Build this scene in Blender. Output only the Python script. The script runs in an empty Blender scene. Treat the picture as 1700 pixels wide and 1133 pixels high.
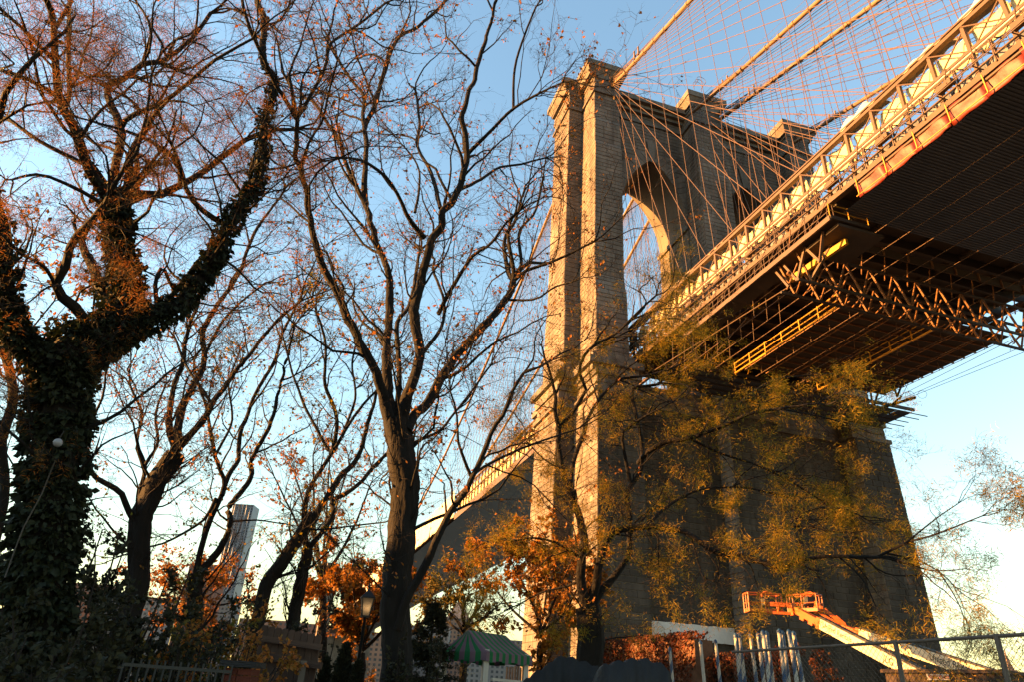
import bpy, math, random
import numpy as np
from mathutils import Vector, Matrix
random.seed(7); RNG = np.random.default_rng(11)
scene = bpy.context.scene
COL = scene.collection
R = math.radians

# ------------------------------------------------------------------ camera
CAM = np.array([70.7997, -46.1398, 1.7625]); YAW, PITCH, ROLL, FPX = 2.86294, 0.48289, 0.06424, 1131.56
_f = np.array([math.cos(YAW)*math.cos(PITCH), math.sin(YAW)*math.cos(PITCH), math.sin(PITCH)])
_r = np.array([math.sin(YAW), -math.cos(YAW), 0.0]); _u = np.cross(_r, _f)
_c, _s = math.cos(ROLL), math.sin(ROLL)
_R, _U = _c*_r + _s*_u, -_s*_r + _c*_u
cd = bpy.data.cameras.new('camera'); cam = bpy.data.objects.new('camera', cd); COL.objects.link(cam)
cd.sensor_width = 36.0; cd.lens = FPX*36.0/1700.0; cd.clip_start = 0.1; cd.clip_end = 20000
cam.matrix_world = Matrix(((_R[0], _U[0], -_f[0], CAM[0]), (_R[1], _U[1], -_f[1], CAM[1]), (_R[2], _U[2], -_f[2], CAM[2]), (0, 0, 0, 1)))
scene.camera = cam
# ------------------------------------------------------------------ world, sun, exposure
SUN_EL = R(11.0)
SUN_TO = Vector((0.27*math.cos(SUN_EL), 0.963*math.cos(SUN_EL), -math.sin(SUN_EL)))      # direction the light travels
w = bpy.data.worlds.new('World'); scene.world = w; w.use_nodes = True
nt = w.node_tree; nt.nodes.clear()
sky = nt.nodes.new('ShaderNodeTexSky'); sky.sky_type = 'NISHITA'; sky.sun_disc = False
sky.sun_elevation = SUN_EL; sky.sun_rotation = math.atan2(-SUN_TO.x, -SUN_TO.y)
sky.altitude = 10; sky.air_density = 1.7; sky.dust_density = 0.35; sky.ozone_density = 2.7
bg = nt.nodes.new('ShaderNodeBackground'); bg.inputs['Strength'].default_value = 0.062
wo = nt.nodes.new('ShaderNodeOutputWorld')
nt.links.new(sky.outputs['Color'], bg.inputs['Color']); nt.links.new(bg.outputs['Background'], wo.inputs['Surface'])
sl = bpy.data.lights.new('sun', 'SUN'); sl.energy = 5.0; sl.angle = R(0.6); sl.color = (1.0, 0.45, 0.115)
so = bpy.data.objects.new('sun', sl); COL.objects.link(so)
so.rotation_euler = SUN_TO.to_track_quat('-Z', 'Y').to_euler(); so.location = (0, -200, 60)
scene.view_settings.view_transform = 'Standard'; scene.view_settings.look = 'None'
scene.view_settings.exposure = 3.0; scene.view_settings.gamma = 1.0; scene.view_settings.use_curve_mapping = False
try:
    scene.cycles.max_bounces = 6; scene.cycles.transparent_max_bounces = 8
except Exception: pass

def ray(px, py): return _f + _R*(px-850)/FPX - _U*(py-566.5)/FPX
def at(px, py, D):                       # the point of that sight line at horizontal distance D
    d = ray(px, py); return CAM + d*D/math.hypot(d[0], d[1])

# ------------------------------------------------------------------ helpers
def tag(o, label=None, cat=None, group=None, kind=None):
    if label: o['label'] = label
    if cat: o['category'] = cat
    if group: o['group'] = group
    if kind: o['kind'] = kind
    return o
def empty(name, loc, label=None, cat=None, group=None):
    o = bpy.data.objects.new(name, None); COL.objects.link(o); o.location = loc; o.empty_display_size = 0.3
    return tag(o, label, cat, group)
def root_loc(parent):
    l = Vector((0, 0, 0)); p = parent
    while p is not None: l += Vector(p.location); p = p.parent
    return l
class MB:
    """collects geometry in world coordinates; build() links it as one mesh object"""
    def __init__(s): s.v = []; s.f = []; s.t = []; s.n = 0; s.tint = []
    def add(s, V, Fc, tint=0.5):
        V = np.asarray(V, float); s.v.append(V)
        for q in Fc: s.f.append([i+s.n for i in q])
        s.tint.append(np.full(len(V), tint)); s.n += len(V)
    def addn(s, V, F4, tint=0.5):        # numpy face array (all the same size)
        V = np.asarray(V, float); s.v.append(V); s.f.extend((np.asarray(F4)+s.n).tolist())
        s.tint.append(np.broadcast_to(np.asarray(tint, float), (len(V),)).copy()); s.n += len(V)
    def box(s, x0, x1, y0, y1, z0, z1, tint=0.5, top=None):
        if top is None: top = (x0, x1, y0, y1)
        a, b, c, d = top
        V = [(x0, y0, z0), (x1, y0, z0), (x1, y1, z0), (x0, y1, z0), (a, c, z1), (b, c, z1), (b, d, z1), (a, d, z1)]
        s.add(V, BOXF, tint)
    def bar(s, p0, p1, wd, h, tint=0.5):
        M = bar_matrix(p0, p1, wd, h)
        V = [(M @ Vector(q))[:] for q in UNITB]; s.add(V, BOXF, tint)
    def tube(s, P, rad, n=8, tint=0.5, cap=True):
        P = np.asarray(P, float); m = len(P); rad = np.broadcast_to(np.asarray(rad, float), (m,))
        V = tube_rings(P[None], rad[None], n)[0].reshape(-1, 3)
        F = tube_faces(m, n)
        if cap:
            s.add(V, F.tolist()+[list(range(n))[::-1], list(range((m-1)*n, m*n))], tint)
        else: s.addn(V, F, tint)
    def prism(s, poly, axis, a0, a1, tint=0.5):
        # poly: 2-D outline; axis 'x': poly is (y,z); 'y': (x,z); 'z': (x,y)
        def mk(p, a): return {'x': (a, p[0], p[1]), 'y': (p[0], a, p[1]), 'z': (p[0], p[1], a)}[axis]
        n = len(poly); V = [mk(p, a0) for p in poly]+[mk(p, a1) for p in poly]
        F = [list(range(n))[::-1], list(range(n, 2*n))]+[[i, (i+1) % n, n+(i+1) % n, n+i] for i in range(n)]
        s.add(V, F, tint)
    def build(s, name, mat, parent=None, smooth=False, recalc=False):
        V = np.concatenate(s.v) if s.v else np.zeros((0, 3))
        if parent is not None: V = V - np.array(root_loc(parent))
        me = bpy.data.meshes.new(name); me.from_pydata(V.tolist(), [], s.f); 
        a = me.attributes.new('tint', 'FLOAT', 'POINT'); a.data.foreach_set('value', np.concatenate(s.tint).astype(np.float32))
        if recalc:
            import bmesh
            bm = bmesh.new(); bm.from_mesh(me); bmesh.ops.recalc_face_normals(bm, faces=bm.faces); bm.to_mesh(me); bm.free()
        if smooth: me.polygons.foreach_set('use_smooth', [True]*len(me.polygons))
        me.update()
        me.materials.append(mat)
        o = bpy.data.objects.new(name, me); COL.objects.link(o)
        if parent is not None: o.parent = parent
        return o
BOXF = [(3, 2, 1, 0), (4, 5, 6, 7), (0, 1, 5, 4), (1, 2, 6, 5), (2, 3, 7, 6), (3, 0, 4, 7)]
UNITB = [(-.5, -.5, 0), (.5, -.5, 0), (.5, .5, 0), (-.5, .5, 0), (-.5, -.5, 1), (.5, -.5, 1), (.5, .5, 1), (-.5, .5, 1)]
def bar_matrix(p0, p1, wd, h):
    p0 = Vector(p0); p1 = Vector(p1); d = p1-p0; L = d.length; z = d/L
    up = Vector((0, 0, 1)) if abs(z.z) < 0.95 else Vector((1, 0, 0))
    x = up.cross(z).normalized(); y = z.cross(x)
    return Matrix(((x.x*wd, y.x*h, z.x*L, p0.x), (x.y*wd, y.y*h, z.y*L, p0.y), (x.z*wd, y.z*h, z.z*L, p0.z), (0, 0, 0, 1)))
def tube_rings(P, rad, n):
    """P (N,m,3), rad (N,m) -> (N,m,n,3)"""
    T = np.gradient(P, axis=1); T /= np.linalg.norm(T, axis=2, keepdims=True)+1e-9
    ref = np.where(np.abs(T[:, :1, 2:3]) > 0.9, np.array([1.0, 0, 0]), np.array([0, 0, 1.0]))
    A = np.cross(T, ref); A /= np.linalg.norm(A, axis=2, keepdims=True)+1e-9
    B = np.cross(T, A); th = np.arange(n)*2*np.pi/n
    return P[:, :, None] + rad[:, :, None, None]*(A[:, :, None]*np.cos(th)[:, None]+B[:, :, None]*np.sin(th)[:, None])
def tube_faces(m, n):
    i = np.arange(m-1)[:, None]*n; j = np.arange(n)[None]; k = (j+1) % n
    return np.stack([i+k, i+j, i+n+j, i+n+k], -1).reshape(-1, 4)
def tubes_mesh(mb, P, rad, n, tint=0.5):
    N, m = P.shape[:2]
    if N == 0: return
    V = tube_rings(P, rad, n).reshape(-1, 3); F = tube_faces(m, n)
    FF = (F[None]+(np.arange(N)*m*n)[:, None, None]).reshape(-1, 4)
    t = np.repeat(np.broadcast_to(np.asarray(tint, float), (N,)), m*n)
    mb.addn(V, FF, t)
_unit = {}
def unit_mesh(kind, mat):
    k = (kind, mat.name)
    if k not in _unit:
        me = bpy.data.meshes.new(kind)
        if kind == 'bar': V, F = UNITB, BOXF
        else:
            n = 8; V = []; 
            for z in (0, 1):
                for i in range(n): V.append((math.cos(2*math.pi*i/n), math.sin(2*math.pi*i/n), z))
            F = tube_faces(2, n)[:, ::-1].tolist()+[list(range(n))[::-1], list(range(n, 2*n))]
        me.from_pydata([tuple(v) for v in V], [], [list(f) for f in F]); me.materials.append(mat)
        _unit[k] = me
    return _unit[k]
def obar(name, p0, p1, wd, h, mat, parent):
    o = bpy.data.objects.new(name, unit_mesh('bar', mat)); COL.objects.link(o); o.parent = parent
    l = root_loc(parent) if parent else Vector((0, 0, 0))
    o.matrix_basis = bar_matrix(Vector(p0)-l, Vector(p1)-l, wd, h); return o
def orod(name, p0, p1, r, mat, parent):
    o = bpy.data.objects.new(name, unit_mesh('rod', mat)); COL.objects.link(o); o.parent = parent
    l = root_loc(parent) if parent else Vector((0, 0, 0))
    o.matrix_basis = bar_matrix(Vector(p0)-l, Vector(p1)-l, r, r); return o
# ------------------------------------------------------------------ materials
def mat(name, col, rough=0.8, var=0.25, scale=1.0, bump=0.0, bscale=None, tint=0.0, rand=0.0, col2=None, metal=0.0, emit=None, stretch=None, spec=0.3, trans=0.0, tintcol=None, streak=0.0):
    m = bpy.data.materials.new(name); m.use_nodes = True; nt = m.node_tree; nd = nt.nodes; ln = nt.links
    b = nd['Principled BSDF']; b.inputs['Roughness'].default_value = rough; b.inputs['Metallic'].default_value = metal
    if 'Specular IOR Level' in b.inputs: b.inputs['Specular IOR Level'].default_value = spec
    tc = nd.new('ShaderNodeTexCoord'); mp = nd.new('ShaderNodeMapping'); ln.new(tc.outputs['Object'], mp.inputs['Vector'])
    if stretch: mp.inputs['Scale'].default_value = stretch
    no = nd.new('ShaderNodeTexNoise'); no.inputs['Scale'].default_value = scale; no.inputs['Detail'].default_value = 6; no.inputs['Roughness'].default_value = 0.65
    ln.new(mp.outputs['Vector'], no.inputs['Vector'])
    rp = nd.new('ShaderNodeValToRGB'); e = rp.color_ramp.elements; e[0].position = 0.3; e[1].position = 0.7
    c2 = col2 if col2 else tuple(min(1, c*(1+var)) for c in col)
    c1 = tuple(c*(1-var) for c in col) if not col2 else col
    e[0].color = (*c1, 1); e[1].color = (*c2, 1); ln.new(no.outputs['Fac'], rp.inputs['Fac'])
    out = rp.outputs['Color']
    if tint or rand or tintcol:
        mul = nd.new('ShaderNodeMath'); mul.operation = 'MULTIPLY_ADD'
        if rand:
            oi = nd.new('ShaderNodeObjectInfo'); ln.new(oi.outputs['Random'], mul.inputs[0]); k = rand
        else:
            at_ = nd.new('ShaderNodeAttribute'); at_.attribute_name = 'tint'; ln.new(at_.outputs['Fac'], mul.inputs[0]); k = tint
        if tintcol:
            mx = nd.new('ShaderNodeMix'); mx.data_type = 'RGBA'; mx.blend_type = 'MIX'
            src = at_.outputs['Fac'] if not rand else oi.outputs['Random']
            ln.new(src, mx.inputs['Factor']); ln.new(out, mx.inputs[6]); mx.inputs[7].default_value = (*tintcol, 1); out = mx.outputs[2]
        if k:
            mul.inputs[1].default_value = k; mul.inputs[2].default_value = 1-k*0.5
            mx = nd.new('ShaderNodeMix'); mx.data_type = 'RGBA'; mx.blend_type = 'MULTIPLY'; mx.inputs['Factor'].default_value = 1
            cmb = nd.new('ShaderNodeCombineColor')
            for i in range(3): ln.new(mul.outputs[0], cmb.inputs[i])
            ln.new(out, mx.inputs[6]); ln.new(cmb.outputs[0], mx.inputs[7]); out = mx.outputs[2]
    if streak:        # soot and water streaks that run down the face
        m2 = nd.new('ShaderNodeMapping'); m2.inputs['Scale'].default_value = (1, 1, 0.07); ln.new(tc.outputs['Object'], m2.inputs['Vector'])
        n3 = nd.new('ShaderNodeTexNoise'); n3.inputs['Scale'].default_value = 0.7; n3.inputs['Detail'].default_value = 7; n3.inputs['Roughness'].default_value = 0.7; ln.new(m2.outputs['Vector'], n3.inputs['Vector'])
        r3 = nd.new('ShaderNodeValToRGB'); r3.color_ramp.elements[0].position = 0.36; r3.color_ramp.elements[1].position = 0.6
        r3.color_ramp.elements[0].color = (1-streak, 1-streak, 1-streak, 1); r3.color_ramp.elements[1].color = (1, 1, 1, 1); ln.new(n3.outputs['Fac'], r3.inputs['Fac'])
        mx = nd.new('ShaderNodeMix'); mx.data_type = 'RGBA'; mx.blend_type = 'MULTIPLY'; mx.inputs['Factor'].default_value = 1
        ln.new(out, mx.inputs[6]); ln.new(r3.outputs['Color'], mx.inputs[7]); out = mx.outputs[2]
    ln.new(out, b.inputs['Base Color'])
    if bump:
        n2 = nd.new('ShaderNodeTexNoise'); n2.inputs['Scale'].default_value = bscale or scale*4; n2.inputs['Detail'].default_value = 8
        ln.new(mp.outputs['Vector'], n2.inputs['Vector'])
        bp = nd.new('ShaderNodeBump'); bp.inputs['Strength'].default_value = bump; bp.inputs['Distance'].default_value = 0.05
        ln.new(n2.outputs['Fac'], bp.inputs['Height']); ln.new(bp.outputs['Normal'], b.inputs['Normal'])
    if emit: b.inputs['Emission Color'].default_value = (*emit[0], 1); b.inputs['Emission Strength'].default_value = emit[1]
    if trans:
        tr = nd.new('ShaderNodeBsdfTranslucent'); ln.new(out, tr.inputs['Color'])
        ms = nd.new('ShaderNodeMixShader'); ms.inputs[0].default_value = trans
        ln.new(b.outputs[0], ms.inputs[1]); ln.new(tr.outputs[0], ms.inputs[2]); ln.new(ms.outputs[0], nd['Material Output'].inputs['Surface'])
    return m
M = {}
M['stone'] = mat('granite', (0.138, 0.115, 0.096), 0.9, 0.3, 0.3, 0.6, 6, tint=0.34, streak=0.45)
M['stone_low'] = mat('dark_granite', (0.05, 0.042, 0.035), 0.9, 0.4, 0.22, 0.6, 6, tint=0.4, streak=0.55)  # darker granite for the lower courses of the front face
M['mortar'] = mat('mortar', (0.085, 0.072, 0.058), 0.95, 0.2, 0.6, 0.3)
M['soffit'] = mat('smooth_ashlar', (0.11, 0.093, 0.078), 0.9, 0.3, 0.25, 0.5, 4, tint=0.4)
M['trim'] = mat('dressed_granite', (0.13, 0.113, 0.096), 0.85, 0.2, 0.5, 0.3, 5, tint=0.3, streak=0.4)
M['whitewash'] = mat('whitewash', (0.5, 0.5, 0.5), 0.9, 0.12, 0.9, 0.4, 5)
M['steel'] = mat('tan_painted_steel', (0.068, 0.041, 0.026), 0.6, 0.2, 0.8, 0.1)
M['steel_dark'] = mat('dark_steel', (0.035, 0.026, 0.02), 0.7, 0.3, 0.6, 0.2)  # darker steel for the members below the roadway
M['cable'] = mat('cable_wrap', (0.14, 0.09, 0.052), 0.6, 0.15, 2.0)
M['rope'] = mat('wire_rope', (0.085, 0.05, 0.034), 0.6, 0.15, 2.0)
M['tarp'] = mat('cream_tarp', (0.5, 0.44, 0.27), 0.75, 0.12, 0.5, 0.4, 1.5)
M['whitetarp'] = mat('white_tarp', (0.42, 0.39, 0.34), 0.7, 0.1, 0.3, 0.4, 1.0)
M['redtarp'] = mat('red_tarp', (0.085, 0.0085, 0.002), 0.5, 0.25, 0.8, 0.5, 2.5)
M['yellow'] = mat('yellow_paint', (0.33, 0.17, 0.012), 0.5, 0.15, 1.5)
M['corr'] = mat('galvanised_sheet', (0.05, 0.056, 0.068), 0.45, 0.2, 0.5, metal=0.3, rand=0.25)
M['ply'] = mat('plywood', (0.035, 0.024, 0.016), 0.8, 0.25, 0.7)
M['bluegrey'] = mat('blue_grey_panel', (0.11, 0.12, 0.14), 0.6, 0.2, 0.8)
M['greymetal'] = mat('grey_metal', (0.22, 0.21, 0.2), 0.5, 0.15, 1.0, metal=0.4)
# ------------------------------------------------------------------ ground and water
g = MB(); g.box(22, 6000, -6000, 6000, -1.2, 0.0)
tag(g.build('ground', mat('ground_soil', (0.10, 0.085, 0.06), 0.95, 0.3, 0.3, 0.4)), kind='structure')
g = MB(); g.box(-7000, 21.9, -7000, 7000, -3.0, -1.4)
tag(g.build('river', mat('river_water', (0.03, 0.045, 0.05), 0.12, 0.2, 0.05, 0.3, 0.4, spec=0.5)), kind='structure')
# ------------------------------------------------------------------ the tower
TW = empty('bridge_tower', (0, 0, -1.3), 'tall granite suspension bridge tower with two pointed arches', 'tower')
def pl(prof, z):
    return float(np.interp(z, [p[0] for p in prof], [p[1] for p in prof]))
# half extents against height: front plane of buttresses, panels, outer side, side buttress
XF = [(-1.3, 10.9), (31.2, 9.9), (31.21, 9.6), (34, 9.5), (34.01, 8.6), (44.5, 8.45), (47.5, 7.85), (68.5, 7.75), (69.3, 7.5), (73, 7.5), (73.8, 7.25), (82, 7.2)]
XP = [(-1.3, 8.3), (34, 7.4), (34.01, 4.0), (82, 4.0)]
YO = [(-1.3, 19.5), (31.2, 18.95), (34, 18.8), (34.01, 18.6), (47.5, 18.45), (82, 18.15)]
YS = [(-1.3, 21.7), (31.2, 21.1), (34, 21.0), (34.01, 20.5), (82, 20.3)]
XS = [(-1.3, 3.9), (34, 3.55), (34.01, 3.5), (44.5, 3.5), (47.5, 2.98), (82, 2.92)]
WO = [(-1.3, 5.6), (34, 5.0), (34.01, 4.2), (47.5, 3.95), (82, 3.85)]        # width of the outer front buttress along y
WM = [(-1.3, 3.6), (34, 3.15), (34.01, 2.52), (68.5, 2.48), (69.3, 2.38), (82, 2.3)]   # half width of the middle buttress
def levels(z0, z1):
    zs = sorted({z0, z1} | {p[0] for pr in (XF, XP, YO, YS, XS, WO, WM) for p in pr if z0 < p[0] < z1}); return zs
def frusta(mb, z0, z1, ext, tint=0.3):
    zs = levels(z0, z1)
    for a, b in zip(zs[:-1], zs[1:]):
        if b-a < 0.02: continue
        e0, e1 = ext(a+1e-3), ext(b-1e-3); mb.box(*e0, a, b, tint, top=e1)
IN = 0.05                                 # core sits this far behind the stone faces
core = MB(); ZT = 82.0
for sx in (1, -1):
    def front(z, y0f, y1f):
        x = pl(XF, z)-IN
        if sx > 0: return (3.0, x, y0f(z), y1f(z))
        a, b = y0f(z), y1f(z)
        if z > 34: x = 4.9; a, b = (a, min(b, -15.5)) if a < -10 else (max(a, 15.5), b) if a > 10 else (-1.6, 1.6)
        return (-x, -3.0, a, b)
    frusta(core, -1.3, ZT, lambda z: front(z, lambda q: -pl(YO, q)+IN, lambda q: -pl(YO, q)+pl(WO, q)-IN))
    frusta(core, -1.3, ZT, lambda z: front(z, lambda q: pl(YO, q)-pl(WO, q)+IN, lambda q: pl(YO, q)-IN))
    frusta(core, -1.3, ZT, lambda z: front(z, lambda q: -pl(WM, q)+IN, lambda q: pl(WM, q)-IN))
frusta(core, -1.3, 33.99, lambda z: (-pl(XP, z)+IN, pl(XP, z)-IN, -pl(YO, z)+0.6, pl(YO, z)-0.6))
frusta(core, -1.3, ZT, lambda z: (-pl(XS, z)+IN, pl(XS, z)-IN, -pl(YS, z)+IN, -12.6))
frusta(core, -1.3, ZT, lambda z: (-pl(XS, z)+IN, pl(XS, z)-IN, 12.6, pl(YS, z)-IN))
core.build('masonry_core', M['mortar'], TW)
# arch wall with the two pointed openings, 34 .. 82
AC, AW, ZSP, ZAP = 7.72, 5.12, 61.5, 72.1
rise = ZAP-ZSP; RAD = (rise*rise+AW*AW)/(2*AW)
def half_open(z):
    if z <= ZSP: return AW
    if z >= ZAP: return 0.0
    return math.sqrt(max(0, RAD*RAD-(z-ZSP)**2))-(RAD-AW)
def arch_pts(c, n=18, ex=0.0):
    L = []; a1 = math.asin(rise/RAD)
    for i in range(n+1):
        a = a1*i/n; L.append((c-AW+RAD-RAD*math.cos(a), ZSP+RAD*math.sin(a)))
    return L+[(2*c-y, z) for y, z in L[-2::-1]]
for x0, x1, nm in ((-3.95, 3.95, 'arch_wall'),):
    mb = MB()
    zt = ZT
    for c in (-AC, AC):
        side = arch_pts(c)
        yl = -18.0 if c < 0 else 0.0; yr = 0.0 if c < 0 else 18.0
        poly = [(yl, 34)]+[(c-AW, 34)]+side+[(c+AW, 34), (yr, 34), (yr, zt), (yl, zt)]
        mb.prism(poly[::1], 'x', x0, x1, 0.35)
    mb.build(nm, M['soffit'], TW, recalc=True)
# stones -------------------------------------------------------------
STONES = []                                # (verts 8x3, tint)
def stone(face, X, u0, u1, z0, z1, X1, bul=0.0):
    """face '+x','-x','-y','+y'; X(z0), X1(z1) plane position; u along the wall"""
    j = 0.016; c = 0.03; pr = random.uniform(0.0, 0.03)
    sgn = 1 if face[0] == '+' else -1
    fr = [(u0+j+c, z0+j+c), (u1-j-c, z0+j+c), (u1-j-c, z1-j-c), (u0+j+c, z1-j-c)]
    bk = [(u0+j, z0+j), (u1-j, z0+j), (u1-j, z1-j), (u0+j, z1-j)]
    V = []
    for q, off in ((fr, pr), (bk, -0.07)):
        for u, z in q:
            x = X+(X1-X)*(z-z0)/max(1e-6, z1-z0)+sgn*off
            V.append((x, u, z) if face[1] == 'x' else (u, x, z))
    STONES.append((face, np.array(V), min(1, max(0, random.gauss(0.5, 0.27)))))
def courses(face, prof, rng, z0, z1, ch=0.66, sgn=1):
    z = z0
    while z < z1-0.15:
        h = ch*random.uniform(0.88, 1.12); zt = min(z+h, z1)
        if z1-zt < 0.3: zt = z1
        for (a, b) in rng(z, zt):
            u = a
            while u < b-0.05:
                L = random.choice((1.2, 1.6, 2.1, 2.6))*random.uniform(0.9, 1.15)
                e = u+L
                if b-e < 0.6: e = b
                stone(face, sgn*pl(prof, z+1e-3), u, min(e, b), z, zt, sgn*pl(prof, zt-1e-3)); u = e
        z = zt
def mid(f): return lambda a, b: f((a+b)/2)
segs = [(-1.0, 31.2), (31.7, 33.3), (36.2, 44.5), (44.5, 47.5), (47.5, 68.5), (68.5, 69.3), (69.3, 73.0), (73.0, 73.8), (73.8, 78.6), (79.3, 81.6)]
for a, b in segs:
    courses('+x', XF, mid(lambda z: [(-pl(YO, z), -pl(YO, z)+pl(WO, z)), (-pl(WM, z), pl(WM, z)), (pl(YO, z)-pl(WO, z), pl(YO, z))]), a, b)
    courses('-y', YO, mid(lambda z: [(pl(XS, z), pl(XF, z))]), a, b, sgn=-1)
    courses('-y', YS, mid(lambda z: [(-pl(XS, z), pl(XS, z))]), a, b, sgn=-1)
    courses('+x', XS, mid(lambda z: [(-pl(YS, z), -pl(YO, z))]), a, b)
    # returns of the buttresses that look towards -y
    courses('-y', [(p[0], -p[1]) for p in WM], mid(lambda z: [(pl(XP, z), pl(XF, z))]), a, b, sgn=1)
    courses('-y', [(z, pl(YO, z)-pl(WO, z)) for z in levels(-1.3, 82)], mid(lambda z: [(pl(XP, z), pl(XF, z))]), a, b, sgn=1)
courses('+x', XP, mid(lambda z: [(-pl(YO, z)+pl(WO, z), -pl(WM, z)), (pl(WM, z), pl(YO, z)-pl(WO, z))]), -1.0, 33.3)
EXT = 2.1                                  # depth of the arch ring
def wall_rng(z):
    L = []
    for c in (-AC, AC):
        lo = -pl(YO, z)+pl(WO, z) if c < 0 else pl(WM, z); hi = -pl(WM, z) if c < 0 else pl(YO, z)-pl(WO, z)
        if z < ZSP: h = AW+0.02
        elif z < ZAP+EXT*1.5:
            h = half_open(z-EXT*0.75)+EXT*0.45 if z-EXT*0.75 < ZAP else 0
            h = max(h, half_open(z)+EXT*0.85 if z < ZAP-0.5 else 0.9)
        else: h = 0
        if h > 0:
            if c-h-lo > 0.2: L.append((lo, c-h))
            if hi-c-h > 0.2: L.append((c+h, hi))
        else: L.append((lo, hi))
    return L
for a, b in ((36.0, 61.0), (61.7, 78.6), (79.3, 80.4)):
    courses('+x', XP, mid(wall_rng), a, b)
# jamb faces that look towards -y inside the arches (right hand jambs)
for c in (-AC, AC):
    courses('-y', [(0, c+AW), (90, c+AW)], lambda a, b: [(-4.0, 4.0)], 36.0, 61.0, sgn=1)
# choose the largest in view as single pieces
def weight(s):
    face, V, t = s; ctr = V[:4].mean(0); d = ctr-CAM; L = np.linalg.norm(d)
    ax = 0 if face[1] == 'x' else 1; cs = abs(d[ax])/L
    e = V[2]-V[0]; area = abs(e[2])*(abs(e[1]) if ax == 0 else abs(e[0]))
    return area*cs/L**2 if ctr[2] > 7.5 else 0
order = sorted(range(len(STONES)), key=lambda i: -weight(STONES[i]))
SF = {'+x': 1, '-y': 1}
def stone_faces(face):
    base = [[0, 1, 2, 3], [4, 5, 1, 0], [5, 6, 2, 1], [6, 7, 3, 2], [7, 4, 0, 3]]
    return base if face in ('+x', '-y') else [q[::-1] for q in base]
for i in order[:300]:
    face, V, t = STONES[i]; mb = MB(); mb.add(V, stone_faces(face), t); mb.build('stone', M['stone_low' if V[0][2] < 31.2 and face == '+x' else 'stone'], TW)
mb = MB(); mlow = MB()
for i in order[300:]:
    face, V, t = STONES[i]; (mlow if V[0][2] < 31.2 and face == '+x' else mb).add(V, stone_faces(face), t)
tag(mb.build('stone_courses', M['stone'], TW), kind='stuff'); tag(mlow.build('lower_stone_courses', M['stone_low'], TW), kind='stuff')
# arch rings
for c in (-AC, AC):
    a1 = math.asin(rise/RAD); n = 15
    for side in (-1, 1):
        for i in range(n):
            b0, b1 = a1*i/n+0.002, a1*(i+1)/n-0.002; ex = EXT*(1.12 if i % 2 else 0.86)
            if i == n-1: b1 = a1*0.985
            def pt(b, r): return (c+side*(-(AW)+RAD-(RAD+r)*math.cos(b)) if True else 0, ZSP+(RAD+r)*math.sin(b))
            q = [pt(b0, 0), pt(b0, ex), pt(b1, ex), pt(b1, 0)]
            if side > 0: q = q[::-1]
            q = [(min(y, c-0.25) if side > 0 else max(y, c+0.25), z) for y, z in q] if i >= n-2 else q
            mb = MB(); mb.prism(q, 'x', 3.9, 4.07+0.02*(i % 3), random.random()); mb.build('voussoir', M['stone'], TW, recalc=True)
    mb = MB(); mb.prism([(c-0.28, ZAP-0.5), (c+0.28, ZAP-0.5), (c+0.75, ZAP+3.2), (c-0.75, ZAP+3.2)], 'x', 3.9, 4.2, 0.6); mb.build('keystone', M['trim'], TW, recalc=True)
    # impost mouldings on the jambs
    mb = MB(); mb.box(-4.2, 4.22, c+AW-0.3, c+AW+2.2 if c > 0 else -2.7, 61.0, 61.7, 0.2); mb.build('impost_moulding', M['trim'], TW); mb = MB()
    mb.box(-4.2, 4.22, c-AW-2.0 if c < 0 else 2.7, c-AW+0.3, 61.0, 61.7, 0.2); mb.build('impost_moulding', M['trim'], TW)
# string courses and cornices (rings that follow the plan)
def plan_boxes(mb, z0, z1, o, t=0.5):
    z = (z0+z1)/2
    xf, xp, yo, ys, xs, wo, wm = (pl(p, z) for p in (XF, XP, YO, YS, XS, WO, WM))
    for sx in (1, -1):
        for (y0, y1) in ((-yo-o, -yo+wo+o), (-wm-o, wm+o), (yo-wo-o, yo+o)):
            a, b = sorted((sx*2.5, sx*((xf if sx > 0 or z < 36 else 4.9)+o)))
            if sx < 0 and z > 36: y0, y1 = (y0, -15.5) if y0 < -10 else (15.5, y1) if y0 > 10 else (-1.6, 1.6)
            mb.box(a, b, y0, y1, z0, z1, t)
    for sy in (1, -1):
        a, b = sorted((sy*12.9, sy*(ys+o))); mb.box(-xs-o, xs+o, a, b, z0+0.003, z1-0.003, t)
def ring_split(name, layers):
    zm = [((z0+z1)/2) for z0, z1, o in layers]
    for key in ('l', 'm', 'r', 'sl', 'sr'):
        mb = MB()
        for (z0, z1, o), z in zip(layers, zm):
            xf, xp, yo, ys, xs, wo, wm = (pl(p, z) for p in (XF, XP, YO, YS, XS, WO, WM)); t = random.random()
            if key in 'lmr':
                y0, y1 = {'l': (-yo-o, -yo+wo+o), 'm': (-wm-o, wm+o), 'r': (yo-wo-o, yo+o)}[key]; mb.box(-(xf if z < 36.3 else 4.9)-o, xf+o, y0, y1, z0, z1, t)
            else:
                sy = -1 if key == 'sl' else 1; a, b = sorted((sy*12.9, sy*(ys+o))); mb.box(-xs-o, xs+o, a, b, z0+0.003, z1-0.003, t)
        mb.build(name, M['trim'], TW)
def ring_part(name, layers, wall=True):
    mb = MB()
    for z0, z1, o in layers:
        plan_boxes(mb, z0, z1, o, random.random())
        xp = pl(XP, (z0+z1)/2)
        if wall:
            for (y0, y1) in ((-12.9, -2.0), (2.0, 12.9)): mb.box(-xp-o*0.8, xp+o*0.8, y0, y1, z0+0.005, z1-0.005, random.random())
    return mb.build(name, M['trim'], TW)
ring_part('string_course', [(31.2, 31.7, 0.35)], True)
ring_split('roadway_cornice', [(33.3, 33.9, 0.25), (33.9, 34.6, 0.7), (34.6, 35.4, 1.15), (35.4, 36.2, 0.6)])
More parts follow.
